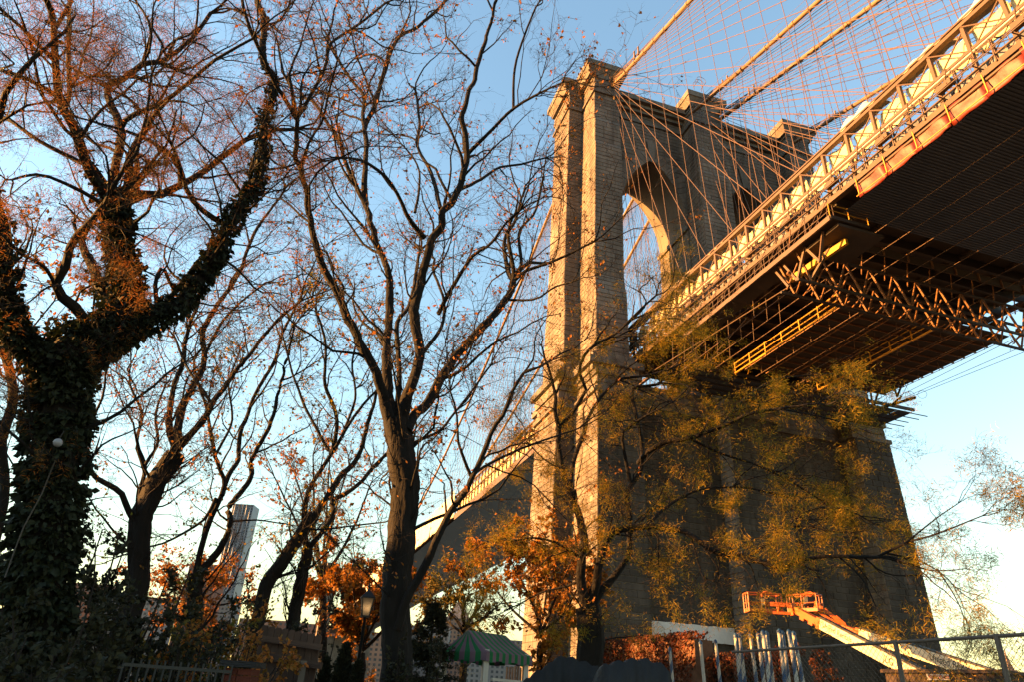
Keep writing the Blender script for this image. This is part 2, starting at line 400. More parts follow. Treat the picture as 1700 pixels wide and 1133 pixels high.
ring_part('upper_string_course', [(78.6, 79.0, 0.28), (79.0, 79.3, 0.14)], True)
mbw = MB()
for (y0, y1) in ((-14.0, -2.4), (2.4, 14.0)):
    mbw.box(-4.5, 4.5, y0, y1, 80.4, 81.0, 0.3); mbw.box(-5.0, 5.0, y0, y1, 81.0, 81.6, 0.6); mbw.box(-5.6, 5.6, y0, y1, 81.6, 82.5, 0.5)
mbw.build('wall_cornice', M['trim'], TW)
ring_split('capital_moulding', [(81.6, 82.1, 0.12)])
def cap(x0, x1, y0, y1):
    mb = MB()
    e = 0.62; f = 0.12
    mb.box(x0+e, x1-e, y0+e, y1-e, 82.1, 82.45, .3); mb.box(x0+e, x1-e, y0+e, y1-e, 82.452, 83.3, .6, top=(x0+f, x1-f, y0+f, y1-f)); mb.box(x0, x1, y0, y1, 83.302, 84.3, .5)
    mb.build('buttress_cap', M['trim'], TW)
for y0, y1 in ((-19.55, -13.2), (-3.3, 3.3), (13.2, 19.55)):
    cap(-5.8, 7.95, y0, y1)
cap(-3.6, 3.6, -21.5, -18.0); cap(-3.6, 3.6, 18.0, 21.5)
# whitewashed band at the foot of the left panel
mb = MB(); n = 26
yy = np.linspace(-13.6, -3.72, n)
V = []
for i, y in enumerate(yy):
    V += [(8.36, y, 7.6+random.uniform(-.03, .03)), (8.32, y, 9.08+random.uniform(-.03, .03)), (8.0, y, 9.08), (8.0, y, 7.6)]
F = []
for i in range(n-1):
    a, b = i*4, i*4+4
    F += [[a, b, b+1, a+1], [a+1, b+1, b+2, a+2], [b, a, a+3, b+3]]
F += [[0, 1, 2, 3], [(n-1)*4+3, (n-1)*4+2, (n-1)*4+1, (n-1)*4]]
mb.add(V, F); mb.build('whitewash_band', M['whitewash'], TW)
# iron ring guards on the caps
for yc, xc in ((-16.4, 8.6), (-1.8, 8.8), (1.9, 8.8), (16.4, 8.6)):
    mb = MB()
    for k in range(3):
        rr = 0.75; P = [(xc+k*0.5-0.5, yc+rr*math.cos(t), 84.9+rr*math.sin(t)+0.25) for t in np.linspace(-0.6, math.pi+0.6, 14)]
        mb.tube(P, 0.035, 5)
    for s in (-1, 1): mb.bar((xc-0.6, yc+s*0.62, 84.2), (xc-0.6, yc+s*0.62, 84.8), 0.06, 0.06); mb.bar((xc-0.7, yc+s*0.62, 84.78), (xc+0.7, yc+s*0.62, 84.78), 0.05, 0.05)
    mb.build('ladder_hoop', M['rope'], TW)
# flag on the tower between the caps
FL = empty('flag', (3.0, -4.6, 82.5), 'small striped flag on a pole atop the tower', 'flag')
orod('flagpole', (3.0, -4.6, 82.5), (3.0, -4.6, 87.2), 0.06, M['greymetal'], FL)
for i in range(7):
    mb = MB(); V = []
    for k in range(7):
        t = k/6; yo = 0.28*t+0.1*math.sin(t*5); V += [(3.0+0.05+0.12*math.sin(t*6+1), -4.6+0.06+yo*0.9+0.0*i, 86.9-0.28*i-1.1*t*0.35), (3.0+0.05+0.12*math.sin(t*6+1), -4.6+0.06+yo*0.9, 86.9-0.28*(i+1)-1.1*t*0.35)]
    F = [[2*k, 2*k+1, 2*k+3, 2*k+2] for k in range(6)]
    mb.add(V, F); mb.build('stripe', M.setdefault('flag%d' % (i % 2), mat('flag_cloth_%s' % ('red', 'white')[i % 2], ((0.45, 0.03, 0.04), (0.75, 0.75, 0.75))[i % 2], 0.8, 0.1)), FL)
# ------------------------------------------------------------------ the deck
def deckz(x):
    return 37.6-0.03*x if x > 0 else 37.6+0.010*min(-x, 243)-0.010*max(0, -x-243)
def deck_span(name, label, xa, xb, near):
    step = 2.5; D = empty(name, ((xa+xb)/2, 0, deckz((xa+xb)/2)), label, 'bridge deck')
    xs = np.arange(xa, xb+0.01, step) if xb > xa else np.arange(xa, xb-0.01, -step)
    sp = M['steel']
    def strip(mb, y0, y1, za, zb, xlist):
        for a, b in zip(xlist[:-1], xlist[1:]):
            V = []
            for x in (a, b):
                z = deckz(x); V += [(x, y0, z+za), (x, y1, z+za), (x, y1, z+zb), (x, y0, z+zb)]
            F = [[0, 1, 5, 4], [1, 2, 6, 5], [2, 3, 7, 6], [3, 0, 4, 7]]
            if xb < xa: F = [f[::-1] for f in F]
            mb.add(V, F)
    lim = 24 if near else 40
    coarse = xs[::4] if len(xs) > 8 else xs
    if coarse[-1] != xs[-1]: coarse = np.append(coarse, xs[-1])
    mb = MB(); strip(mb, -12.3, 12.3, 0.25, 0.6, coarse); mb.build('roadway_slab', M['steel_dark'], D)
    for y, wmain in ((-12.8, True), (12.8, False), (-4.2, False), (4.2, False)):
        outer = abs(y) > 10
        mb = MB()
        strip(mb, y-0.2, y+0.2, 4.3, 4.58, coarse); strip(mb, y-0.18, y+0.18, 2.02, 2.24, coarse)
        tr = mb.build('edge_truss' if outer else 'inner_truss', sp, D)
        if outer:
            mb = MB(); strip(mb, y-0.22, y+0.22, -0.42, 0.0, coarse); mb.build('lower_beam', sp, tr)
        if not near and not wmain: continue
        for i, x in enumerate(xs):
            if (near and x > 62) or (not near and x < -120): break
            z = deckz(x)
            obar('post', (x, y, z), (x, y, z+4.3), 0.24, 0.22, sp, tr)
            if outer and wmain and i+1 < len(xs):
                x2 = xs[i+1]; z2 = deckz(x2)
                orod('diagonal', (x, y-0.14, z+4.3), (x2, y-0.14, z2+2.1), 0.055, sp, tr)
                orod('diagonal', (x2, y+0.1, z2+4.3), (x, y+0.1, z+2.1), 0.055, sp, tr)
                if near:
                    orod('diagonal', (x, y, z+2.1), (x2, y, z2-0.1), 0.04, sp, tr)
                    orod('diagonal', (x2, y+.12, z2+2.1), (x, y+.12, z-0.1), 0.035, sp, tr)
                    obar('sub_post', (x+1.25, y-.05, (z+z2)/2), (x+1.25, y-.05, (z+z2)/2+2.05), .09, .09, sp, tr)
                    for kk in range(3): obar('outrigger', (x+.2+.8*kk, y-.75, z+.35+.3*kk), (x+.35+.8*kk, y+.1, z+.15+.5*kk), .06, .06, sp, tr)
                    orod('hand_rail', (x, y-.7, z+1.25), (x2, y-.7, z2+1.25), .028, sp, tr); orod('hand_rail', (x, y-.75, z+.4), (x2, y-.75, z2+.4), .035, sp, tr)
                    obar('batten', (x, y-0.2, z+4.7), (x2, y-0.2, z2+4.7), 0.14, 0.14, sp, tr)
    # floor beams
    for i, x in enumerate(xs):
        if (near and x > 62) or (not near and x < -140): break
        z = deckz(x)
        mb = None
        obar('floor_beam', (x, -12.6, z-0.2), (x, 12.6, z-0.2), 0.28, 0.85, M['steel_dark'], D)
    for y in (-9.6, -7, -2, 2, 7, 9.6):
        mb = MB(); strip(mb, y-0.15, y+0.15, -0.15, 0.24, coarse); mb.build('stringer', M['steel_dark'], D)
    return D, xs
DN, XN = deck_span('side_span_deck', 'steel trussed bridge deck running overhead from the tower towards the viewer', 4.0, 150.0, True)
DM, XM = deck_span('main_span_deck', 'far steel trussed bridge deck running away behind the tower', -4.0, -482.0, False)
def sheet(name, corners, mat, parent, nu=6, nv=6, amp=0.06, nrm=(0, -1, 0), thick=0.02):
    """a loose cloth between four corners (a,b,c,d), folded a little"""
    a, b, c, d = (np.array(q, float) for q in corners); mb = MB(); n = np.array(nrm, float)
    ph = random.uniform(0, 6); V = []
    for off in (0, thick):
        for j in range(nv+1):
            for i in range(nu+1):
                u, v = i/nu, j/nv; p = a*(1-u)*(1-v)+b*u*(1-v)+c*u*v+d*(1-u)*v
                k = amp*(math.sin(ph+u*7+v*2)+0.6*math.sin(ph*2+u*13-v*5)+0.5*math.sin(v*9+ph))
                V.append(p+n*(k+off))
    W = nu+1; N = W*(nv+1); F = []
    for j in range(nv):
        for i in range(nu):
            q = [j*W+i, j*W+i+1, (j+1)*W+i+1, (j+1)*W+i]; F.append(q); F.append([N+k for k in q[::-1]])
    bd = [i for i in range(W)]+[j*W+nu for j in range(1, nv+1)]+[nv*W+i for i in range(nu-1, -1, -1)]+[j*W for j in range(nv-1, 0, -1)]
    for i in range(len(bd)):
        p, q = bd[i], bd[(i+1) % len(bd)]; F.append([q, p, N+p, N+q])
    mb.add(V, F, random.random()); return mb.build(name, mat, parent, smooth=True)
# cream containment cloth behind the near truss
for i in range(len(XN)-1):
    x0, x1 = XN[i], XN[i+1]
    if x0 > 62: break
    z0, z1 = deckz(x0), deckz(x1); t = random.uniform(-.25, .15)
    sheet('tarp_panel', [(x0+0.1, -12.2, z0+2.0+random.uniform(0, .25)), (x1-0.02, -12.2, z1+2.0+random.uniform(0, .25)), (x1-0.02-random.uniform(0, .25), -12.2, z1+4.2+t), (x0+0.1, -12.2, z0+4.2+t)], M['tarp'], DN, amp=0.09)
    sheet('parapet_panel', [(x0, -12.0, z0+0.3), (x1, -12.0, z1+0.3), (x1, -12.0, z1+1.5), (x0, -12.0, z0+1.5)], M['bluegrey'], DN, 4, 3, amp=0.03)
    # walkway clutter under the middle chord
    for h, yy, r in ((1.55, -13.05, .04), (1.0, -13.1, .04), (0.45, -13.0, .06)): orod('hand_rail', (x0, yy, z0+h), (x1, yy, z1+h), r, M['steel'], DN)
    orod('conduit', (x0, -12.95, z0+1.85), (x1, -12.95, z1+1.85), .085, M['whitetarp'], DN)
    orod('brace', (x0, -12.8, z0+0.2), (x0+random.uniform(.3, 1.2), -13.3, z0+1.9), .05, M['steel'], DN)
    obar('rail_post', (x0+1.25, -13.08, z0-0.2), (x0+1.25, -13.08, z0+1.7), .07, .07, M['steel'], DN)
    if i % 2 == 0: obar('bracket_box', (x0+0.2, -13.3, z0+0.75), (x0+1.25, -13.3, z0+0.75), 0.4, 0.4, M['steel'], DN)
# loose white cloth over the top chord
for x0, x1, h in ((7.5, 14, .5), (15, 21, .7), (22.5, 26, .5), (40.5, 45, 1.3), (46.5, 50.5, .9), (51, 56, 1.3), (56, 63, 1.0)):
    mb = MB(); n = 18; V = []; W = 9
    for i in range(n+1):
        u = i/n; x = x0+(x1-x0)*u; z = deckz(x)+4.62; hh = h*math.sin(math.pi*u)**0.6*(0.75+0.25*math.sin(u*17+x0))
        for k in range(W):
            a = math.pi*k/(W-1); V.append((x, -12.5-0.55*math.cos(a), z+hh*math.sin(a)+0.05*math.sin(k*2+u*20)))
    F = [[i*W+k, (i+1)*W+k, (i+1)*W+k+1, i*W+k+1] for i in range(n) for k in range(W-1)]
    mb.add(V, F); mb.build('bundled_tarp', M['whitetarp'], DN, smooth=True)
# red fascia cloth, yellow posts and line, corrugated floor
CX0 = 39.8
for i in range(len(XN)-1):
    x0, x1 = max(XN[i], 41.2), XN[i+1]
    if x1 <= 41.5 or x0 > 75: continue
    z0, z1 = deckz(x0), deckz(x1)
    sheet('red_tarp_panel', [(x0, -12.75, z0-1.75), (x1+0.05, -12.75, z1-1.75), (x1+0.05, -13.0, z1-0.58), (x0, -13.0, z0-0.58)], M['redtarp'], DN, 6, 5, amp=0.05)
    obar('yellow_post', (x0+0.3, -13.15, z0-1.75), (x0+0.3, -13.2, z0-0.35), .06, .06, M['yellow'], DN)
    orod('yellow_line', (x0, -13.1, z0-1.72), (x1, -13.1, z1-1.72), .035, M['yellow'], DN)
    orod('fascia_pipe', (x0, -13.0, z0-0.72), (x1, -13.0, z1-0.72), .1, M['steel'], DN)
x = CX0
while x < 75:
    x1 = x+2.5; mb = MB(); per = 0.25; n = int(2.5/per); prof = []
    for k in range(n):
        for dx, dz in ((0, 0), (.09, 0), (.125, .07), (.215, .07)): prof.append((x+k*per+dx, dz))
    prof.append((x1, 0)); V = []
    for px, dz in prof:
        z = deckz(px)-1.98+dz; V += [(px, -12.9, z), (px, 12.9, z)]
    F = [[2*i, 2*i+1, 2*i+3, 2*i+2] for i in range(len(prof)-1)]
    mb.add(V, F); mb.build('corrugated_panel', M['corr'], DN); x = x1
for y in np.arange(-9.4, 12.5, 2.15):
    for xa in np.arange(33.5, 75, 6.0):
        orod('wire_rope', (xa, y, deckz(xa)-2.25), (xa+6.0, y, deckz(xa+6)-2.25), .024, M['rope'], DN)
# white cladding on the far part of the main span
for i, xa in enumerate(np.arange(-84, -300, -9.0)):
    xb = xa-8.95; za, zb = deckz(xa), deckz(xb)
    sheet('white_cladding', [(xa, -13.2, za-0.6), (xb, -13.2, zb-0.6), (xb, -13.2, zb+5.4), (xa, -13.2, za+5.6)], M['whitetarp'], DM, 8, 6, amp=0.12)
for xa in np.arange(-5, -83, -6.0):
    xb = xa-5.95
    sheet('tarp_panel', [(xa, -12.3, deckz(xa)+.4), (xb, -12.3, deckz(xb)+.4), (xb, -12.3, deckz(xb)+4.1), (xa, -12.3, deckz(xa)+4.1)], M['tarp'], DM, 8, 4, amp=0.1)
    obar('fascia_board', (xa, -13.12, deckz(xa)-1.0), (xb, -13.12, deckz(xb)-1.0), 0.06, 0.9, M['redtarp'] if False else M['steel'], DM)
mb = MB()
V = []
for xa in (-4.5, -60, -140, -243, -360, -480): V += [(xa, -13.0, deckz(xa)-1.5), (xa, 13.0, deckz(xa)-1.5)]
mb.add(V, [[2*i, 2*i+1, 2*i+3, 2*i+2] for i in range(5)]); mb.build('underdeck_sheeting', M['corr'], DM)
# ------------------------------------------------------------------ cables
def cz_near(x): return 83.2-0.36*x+0.00058*x*x
def cz_main(x): return 42.5+40.7*((x+243)/243.0)**2
def cy(y0, yd, z, ztop=83.2): t = min(1, max(0, (ztop-z)/42.0)); return y0+(yd-y0)*t
for y0, yd, lab in ((-15.6, -12.8, 'left outer suspension cable over the sunlit corner of the tower'), (-2.1, -4.2, 'left one of the two middle suspension cables over the tower'),
                    (2.1, 4.2, 'right one of the two middle suspension cables over the tower'), (15.6, 12.8, 'right outer suspension cable nearest the open sky')):
    outer = abs(y0) > 10
    xs1 = np.concatenate([np.linspace(4, 60, 24), np.linspace(65, 284, 25)]); xs2 = np.concatenate([np.linspace(-4, -60, 18), np.linspace(-66, -482, 40)])
    CB = empty('main_cable', (0, y0, 83.0), lab, 'cable', 'main suspension cables')
    for xs, cz in ((xs1, cz_near), (xs2, cz_main)):
        mb = MB(); P = [(x, cy(y0, yd, cz(x)), cz(x)) for x in xs]; mb.tube(P, 0.27, 10); mb.build('cable', M['cable'], CB, smooth=True)
    mb = MB(); mb.tube([(-4.5, y0, 81.6), (-2, y0, 82.8), (2, y0, 82.8), (4.5, y0, 81.6)], 0.27, 8); mb.build('saddle_section', M['cable'], CB)
    # bands and suspenders
    for i in range(2, 36):
        x = 4.0+2.5*i if i < 24 else None
        if x is None: continue
        z = cz_near(x); y = cy(y0, yd, z); sl_ = -0.34
        orod('cable_band', (x-.15, y, cz_near(x-.15)), (x+.15, y, cz_near(x+.15)), .34, M['cable'], CB)
        orod('suspender', (x, y, z), (x, yd, deckz(x)+4.2), .03, M['rope'], CB)
    for i in range(1, 48):
        x = -4.0-2.5*i
        if not outer and i > 34: break
        z = cz_main(x); y = cy(y0, yd, z)
        orod('suspender', (x, y, z), (x, yd, deckz(x)+4.2), .028, M['rope'], CB)
    for k in range(24):
        x = 9.0+4.6*k
        if x > 112: break
        orod('diagonal_stay', (6.6+0.03*k, y0+(0.02*(k % 5)-.05), 82.0-0.0*k), (x, yd, deckz(x)+4.3), .036, M['rope'], CB)
    for k in range(22):
        x = -9.0-4.6*k
        orod('diagonal_stay', (-6.6, y0, 82.0), (x, yd, deckz(x)+4.3), .03, M['rope'], CB)
    mb = MB(); mb.box(5.6, 6.9, y0-.3, y0+.3, 81.6, 82.3); mb.build('stay_anchor', M['cable'], CB)
    # hand lines above the cable
    for s in (-.35, .35):
        orod('hand_line', (6, y0+s, cz_near(6)+1.1), (60, cy(y0, yd, cz_near(60))+s, cz_near(60)+1.1), .018, M['rope'], CB)
    for x in (14.5, 15.6):
        orod('lamp_stub', (x, y0, cz_near(x)), (x, y0, cz_near(x)+1.5), .12, M['cable'], CB)
# ------------------------------------------------------------------ work platforms under the deck
sw = 'steel'
G1 = empty('side_gangway', (24, -13.4, 33.6), 'narrow railed scaffold gangway slung along the sunlit deck edge', 'scaffold')
xg = np.arange(20.0, 40.1, 2.5)
for i in range(len(xg)-1):
    a, b = xg[i], xg[i+1]; z = 33.75-0.012*(a-25)
    y0, y1 = (-14.3, -12.4)
    obar('floor_board', (a, (y0+y1)/2, z), (b-.03, (y0+y1)/2, z), y1-y0, .16, M['ply'], G1)
    obar('edge_beam', (a, y0-.02, z-.1), (b, y0-.02, z-.1), .16, .42, M['steel'], G1)
    for h in (.55, 1.1): orod('guard_rail', (a, y0, z+h), (b, y0, z+h), .03, M['steel'], G1)
    orod('guard_post', (a, y0, z), (a, y0, z+1.15), .035, M['steel'], G1)
    orod('hanger', (a, y0+.1, z), (a, -12.9, deckz(a)-.2), .03, M['steel'], G1)
    orod('hanger', (a+.6, y0+.1, z), (a+1.3, -12.9, deckz(a)+.3), .025, M['steel'], G1)
    for k in range(3):
        orod('brace', (a+.8*k, -13.0, z+.1), (a+.8*k+random.uniform(-.6, .6), -12.8, deckz(a)-.3), .03, M['steel'], G1)
    if i > 7: obar('edge_strip', (a, y0-.1, z-.4), (b, y0-.1, z-.4), .06, .12, M['yellow'], G1)
obar('end_board', (40.0, -14.3, 33.6), (40.0, -10.9, 33.6), .12, .3, M['steel_dark'], G1)
for h in (.6, 1.15): orod('guard_rail', (40.0, -14.3, 33.6+h), (40.0, -10.9, 33.6+h), .03, M['yellow'], G1)
for y in (-14.3, -12.6, -10.9): orod('guard_post', (40.0, y, 33.6), (40.0, y, 34.8), .04, M['yellow'], G1)
mb = MB(); mb.box(36.2, 39.9, -13.6, -9.6, 33.1, 33.35); mb.build('dark_floor_panel', M['steel_dark'], G1)
M['steel_lit'] = mat('orange_lit_steel', (0.13, 0.06, 0.022), 0.6, 0.25, 1.0)  # orange sunlight under the deck is put into this steel colour
# travelling truss across the bridge
G2 = empty('travelling_truss', (34.6, 0, 31.0), 'long lattice truss slung crosswise under the bridge deck', 'truss')
ys = np.arange(-13.8, 16.3, 2.3)
for xx, zt, zb in ((35.6, 33.7, 31.0), (33.6, 33.5, 31.0)):
    obar('chord', (xx, -14, zt), (xx, 16.4, zt), .16, .2, M['steel_dark'], G2); obar('chord', (xx, -14, zb), (xx, 16.4, zb), .16, .2, M['steel_dark'], G2)
    for i in range(len(ys)-1):
        a, b = ys[i], ys[i+1]; m = (a+b)/2
        obar('web_member', (xx, a, zt), (xx, m, zb), .14, .14, M['steel_lit'], G2); obar('web_member', (xx, m, zb), (xx, b, zt), .12, .12, M['steel_lit'], G2)
        if xx > 35: orod('cross_tie', (35.6, m, zb), (33.6, m+.6, zb), .05, M['steel_lit'], G2); orod('cross_tie', (35.6, a, zt-1.2), (33.6, a+.4, zb+.4), .06, M['steel_lit'], G2)
        if xx > 35: orod('hanger', (34.8, a, zt), (34.8+.3, a+.3, deckz(35)-.4), .05, M['steel_lit'], G2)
for y in ys[::2]: obar('gusset', (34.6, y-.2, 32.2), (34.6, y+.25, 32.0), .22, .28, M['steel_lit'], G2)
obar('long_beam', (36.9, -9.5, 34.6), (36.9, 13, 34.6), .12, .7, M['ply'], G2)
for y in np.arange(-9, 13, 2.4): obar('stiffener', (37.0, y, 34.25), (37.0, y, 34.95), .12, .12, M['steel_lit'], G2)
for a, b in (((38.6, -13.8, 33.4), (37.4, -13.4, 31.6)), ((37.4, -13.4, 31.6), (36.4, -13.6, 33.5)), ((36.4, -13.6, 33.5), (35.2, -13.7, 31.2)), ((35.2, -13.7, 31.2), (34.0, -13.7, 33.4)), ((38.0, -12.4, 33.3), (35.2, -12.8, 31.0)), ((33.0, -13.7, 33.4), (34.2, -13.7, 31.2))):
    obar('knee_brace', a, b, .18, .18, M['steel'], G2)
obar('end_beam', (39.0, -12.2, 32.7), (33.5, -12.8, 32.5), .25, .5, M['yellow'], G2)
# lower hanging platform between the truss and the tower
G3 = empty('hanging_platform', (22, 0, 32.6), 'broad dark work platform with yellow hand rails hanging under the deck', 'scaffold')
for i, a in enumerate(np.arange(16.5, 31.4, 2.5)):
    obar('floor_panel', (a+1.2, -6.4, 33.9), (a+1.2, 12.6, 33.9), 2.44, .08, M['ply'], G3)
    for y in (-6.5, 3.6):
        for h, r in ((0.0, .1), (.55, .05), (1.1, .055)): orod('hand_rail', (a, y, 32.7+h), (a+2.5, y, 32.7+h), r, M['yellow'], G3)
        obar('rail_post', (a+.1, y, 32.5), (a+.1, y, 33.9), .1, .1, M['yellow'], G3)
    for dx in (.2, 1.45): obar('joist', (a+dx, -6.4, 33.75), (a+dx, 12.6, 33.75), .09, .16, M['steel_lit'], G3)
    for y in (-5.2, -2.7, 0, 2.4, 5, 7.4, 9.9): obar('ledger', (a, y, 33.45), (a+2.5, y, 33.45), .08, .08, M['steel_lit'], G3)
    for y in (-4, -1.5, 1, 6, 8.5, 11): orod('wire_rope', (a, y, 32.9-.05), (a+2.5, y, 32.9-.05), .03, M['rope'], G3)
    for y in (-4, 1, 6, 11): orod('hanger', (a+1, y, 32.8), (a+1.1, y+.1, deckz(a)-.5), .03, M['rope'], G3)
for y in (-12.2, -10.8, -9.4, -8):
    orod('wire_rope', (10, y, 33.6), (34, y-.2, 33.2), .03, M['rope'], G3)
    for xx in (14, 18, 22, 26): orod('hanger', (xx, y, 33.5), (xx+.2, y, deckz(xx)-.4), .025, M['rope'], G3)
orod('brace', (11, -13, 34.0), (33, -12.6, 32.2), .045, M['steel'], G3); orod('brace', (11, -9, 32.9), (26, -11.5, 33.3), .045, M['steel'], G3)
# platform round the tower at roadway level
G4 = empty('tower_scaffold', (12.6, 0, 32.9), 'corrugated scaffold platform wrapped round the tower below the deck', 'scaffold')
for i, y in enumerate(np.arange(-10.5, 17.3, 2.0)):
    mb = MB(); per = .2; V = []
    xs_ = np.arange(10.3, 15.4, per/2)
    for k, xq in enumerate(xs_): V += [(xq, y, 33.0+.05*(k % 2)), (xq, y+1.97, 33.0+.05*(k % 2))]
    mb.add(V, [[2*k, 2*k+1, 2*k+3, 2*k+2] for k in range(len(xs_)-1)]); mb.build('corrugated_panel', M['corr'], G4)
for xq in (10.6, 11.8, 13.0, 14.2, 15.3): orod('scaffold_tube', (xq, -11.5, 32.88), (xq, 19.3+random.uniform(-.5, .4), 32.88), .06, M['steel_dark'], G4)
obar('edge_beam', (15.4, -10.5, 33.3), (15.4, 17.6, 33.3), .2, .35, M['steel_dark'], G4)
for a, b in (((17.8, 12.6, 36.2), (17.5, 13.2, 33.3)), ((17.5, 13.2, 33.3), (19.8, 12.6, 35.0)), ((14.6, 12.8, 36.4), (13.9, 13.3, 33.2)), ((13.9, 13.3, 33.2), (16.4, 12.8, 35.8)), ((15.2, 14.5, 33.3), (17.9, 13.4, 33.25))):
    obar('hanger_strut', a, b, .16, .16, M['steel_dark'], G4)
obar('support_beam', (12, 13.2, 33.2), (18.4, 14.8, 33.2), .2, .25, M['steel_dark'], G4)
for px in ((14.0, -9.2), (13.5, -7.6), (14.5, -5.6), (14.0, -3.6), (15.0, 4.0), (12.5, -11.2), (12.3, -10.2)):
    obar('yellow_pole', (px[0], px[1], 33.1), (px[0]+.3, px[1]+.9, 35.6), .08, .08, M['yellow'], G4)
# small brackets under the right hand deck edge
for xq in np.arange(13, 34, 3.3):
    mb = MB(); mb.prism([(xq, 35.9), (xq+.9, 35.5), (xq+.9, 36.2), (xq, 36.2)], 'y', 12.9, 13.9); mb.build('edge_bracket', M['steel_dark'], DN, recalc=True)
for a, b in (((17.5, 13.4, 33.4), (60, 13.6, 35.0)), ((17.0, 13.8, 33.2), (60, 15.2, 33.4)), ((17.6, 14.2, 33.2), (60, 16.4, 32.6)), ((21, 12.9, 35.4), (16.5, 14.2, 33.0))):
    orod('tie_wire', a, b, .025, M['rope'], G4)
for (xq, yq) in ((17.9, 14.6), (18.6, 15.6)):
    mb = MB(); mb.tube([(xq+.35*math.cos(t), yq+.25*math.cos(t), 33.6+.45*math.sin(t)) for t in np.linspace(0, 2*math.pi, 20)], .02, 5); mb.build('rope_loop', M['rope'], G4)
for (xq, yq, zz) in ((30.2, 14.5, 35.2), (31.2, 15.0, 35.0), (32.0, 15.4, 34.8)):
    mb = MB(); mb.tube([(xq+.1*math.sin(t*2), yq, zz-1.5*t) if t < .8 else (xq-.4*math.sin((t-.8)*6), yq, zz-1.2-.5*math.sin((t-.8)*5)) for t in np.linspace(0, 1.2, 16)], .018, 5); mb.build('rope_loop', M['rope'], G4)

# ------------------------------------------------------------------ the far tower, half a kilometre away
FT = empty('far_bridge_tower', (-486, 0, -1.4), 'distant second stone tower at the far end of the bridge', 'tower')
mb = MB(); mb.box(-497, -475, -19, 19, -1.4, 34, .4, top=(-495, -477, -18.6, 18.6)); mb.build('pier', M['stone'], FT)
for c in (-AC, AC):
    yl = -18.0 if c < 0 else 0.0; yr = 0.0 if c < 0 else 18.0
    mb = MB(); mb.prism([(yl, 34), (c-AW, 34)]+arch_pts(c)+[(c+AW, 34), (yr, 34), (yr, 82), (yl, 82)], 'x', -490, -482, .4); mb.build('arch_wall', M['stone'], FT, recalc=True)
for y0, y1 in ((-20.5, -13.4), (-2.7, 2.7), (13.4, 20.5)):
    mb = MB(); mb.box(-493.6, -478.4, y0, y1, 34, 82, .5); mb.build('buttress', M['stone'], FT)
    mb = MB(); mb.box(-494.5, -477.5, y0-.9, y1+.9, 82, 84.3, .5); mb.build('buttress_cap', M['trim'], FT)
# ------------------------------------------------------------------ trees
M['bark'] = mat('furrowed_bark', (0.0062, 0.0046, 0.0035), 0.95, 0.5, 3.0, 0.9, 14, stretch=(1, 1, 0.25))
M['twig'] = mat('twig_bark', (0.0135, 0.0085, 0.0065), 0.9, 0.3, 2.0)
def leafmat(name, c1, c2, trans=0.35): return mat(name, c1, 0.75, 0.2, 3.0, tint=0.5, tintcol=c2, trans=trans)
M['leaf_gold'] = leafmat('autumn_leaf_gold', (0.085, 0.11, 0.006), (0.34, 0.185, 0.007))
M['leaf_rust'] = leafmat('autumn_leaf_rust', (0.17, 0.095, 0.012), (0.28, 0.085, 0.014))
M['leaf_orange'] = leafmat('autumn_leaf_orange', (0.17, 0.085, 0.008), (0.3, 0.1, 0.008))
M['leaf_green'] = leafmat('late_green_leaf', (0.06, 0.07, 0.014), (0.15, 0.095, 0.012))
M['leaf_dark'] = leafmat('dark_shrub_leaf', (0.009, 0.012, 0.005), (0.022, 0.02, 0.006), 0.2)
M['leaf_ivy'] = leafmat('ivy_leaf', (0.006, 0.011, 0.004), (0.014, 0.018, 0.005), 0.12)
M['leaf_redivy'] = leafmat('red_creeper_leaf', (0.06, 0.026, 0.008), (0.12, 0.026, 0.007), 0.25)
def catmull(P, m):
    P = np.asarray(P, float)
    if len(P) == 2: P = np.array([P[0], P[0]*.5+P[1]*.5, P[1]])
    Q = np.vstack([2*P[0]-P[1], P, 2*P[-1]-P[-2]]); seg = np.linalg.norm(np.diff(P[:, :3], axis=0), axis=1); s = np.concatenate([[0], np.cumsum(seg)]); s /= s[-1]
    t = np.linspace(0, 1, m); out = []
    for tt in t:
        i = min(len(P)-2, np.searchsorted(s, tt, side='right')-1); u = (tt-s[i])/(s[i+1]-s[i]+1e-9)
        p0, p1, p2, p3 = Q[i], Q[i+1], Q[i+2], Q[i+3]
        out.append(0.5*((2*p1)+(-p0+p2)*u+(2*p0-5*p1+4*p2-p3)*u*u+(-p0+3*p1-3*p2+p3)*u**3))
    return np.array(out)
def unit(v): return v/(np.linalg.norm(v, axis=-1, keepdims=True)+1e-9)
def grow(base, direc, length, r0, npts, wob, up, rng, taper=0.25):
    """vectorised wandering shoots: base (N,3) direc (N,3) length (N,) -> P (N,npts,3), rad (N,npts)"""
    N = len(base); P = np.zeros((N, npts, 3)); P[:, 0] = base; d = unit(direc); st = (length/(npts-1))[:, None]
    for k in range(1, npts):
        d = unit(d+rng.normal(0, wob, (N, 3))+np.array([0, 0, up])); P[:, k] = P[:, k-1]+d*st
    rad = r0[:, None]*np.linspace(1, taper, npts)[None]
    return P, rad
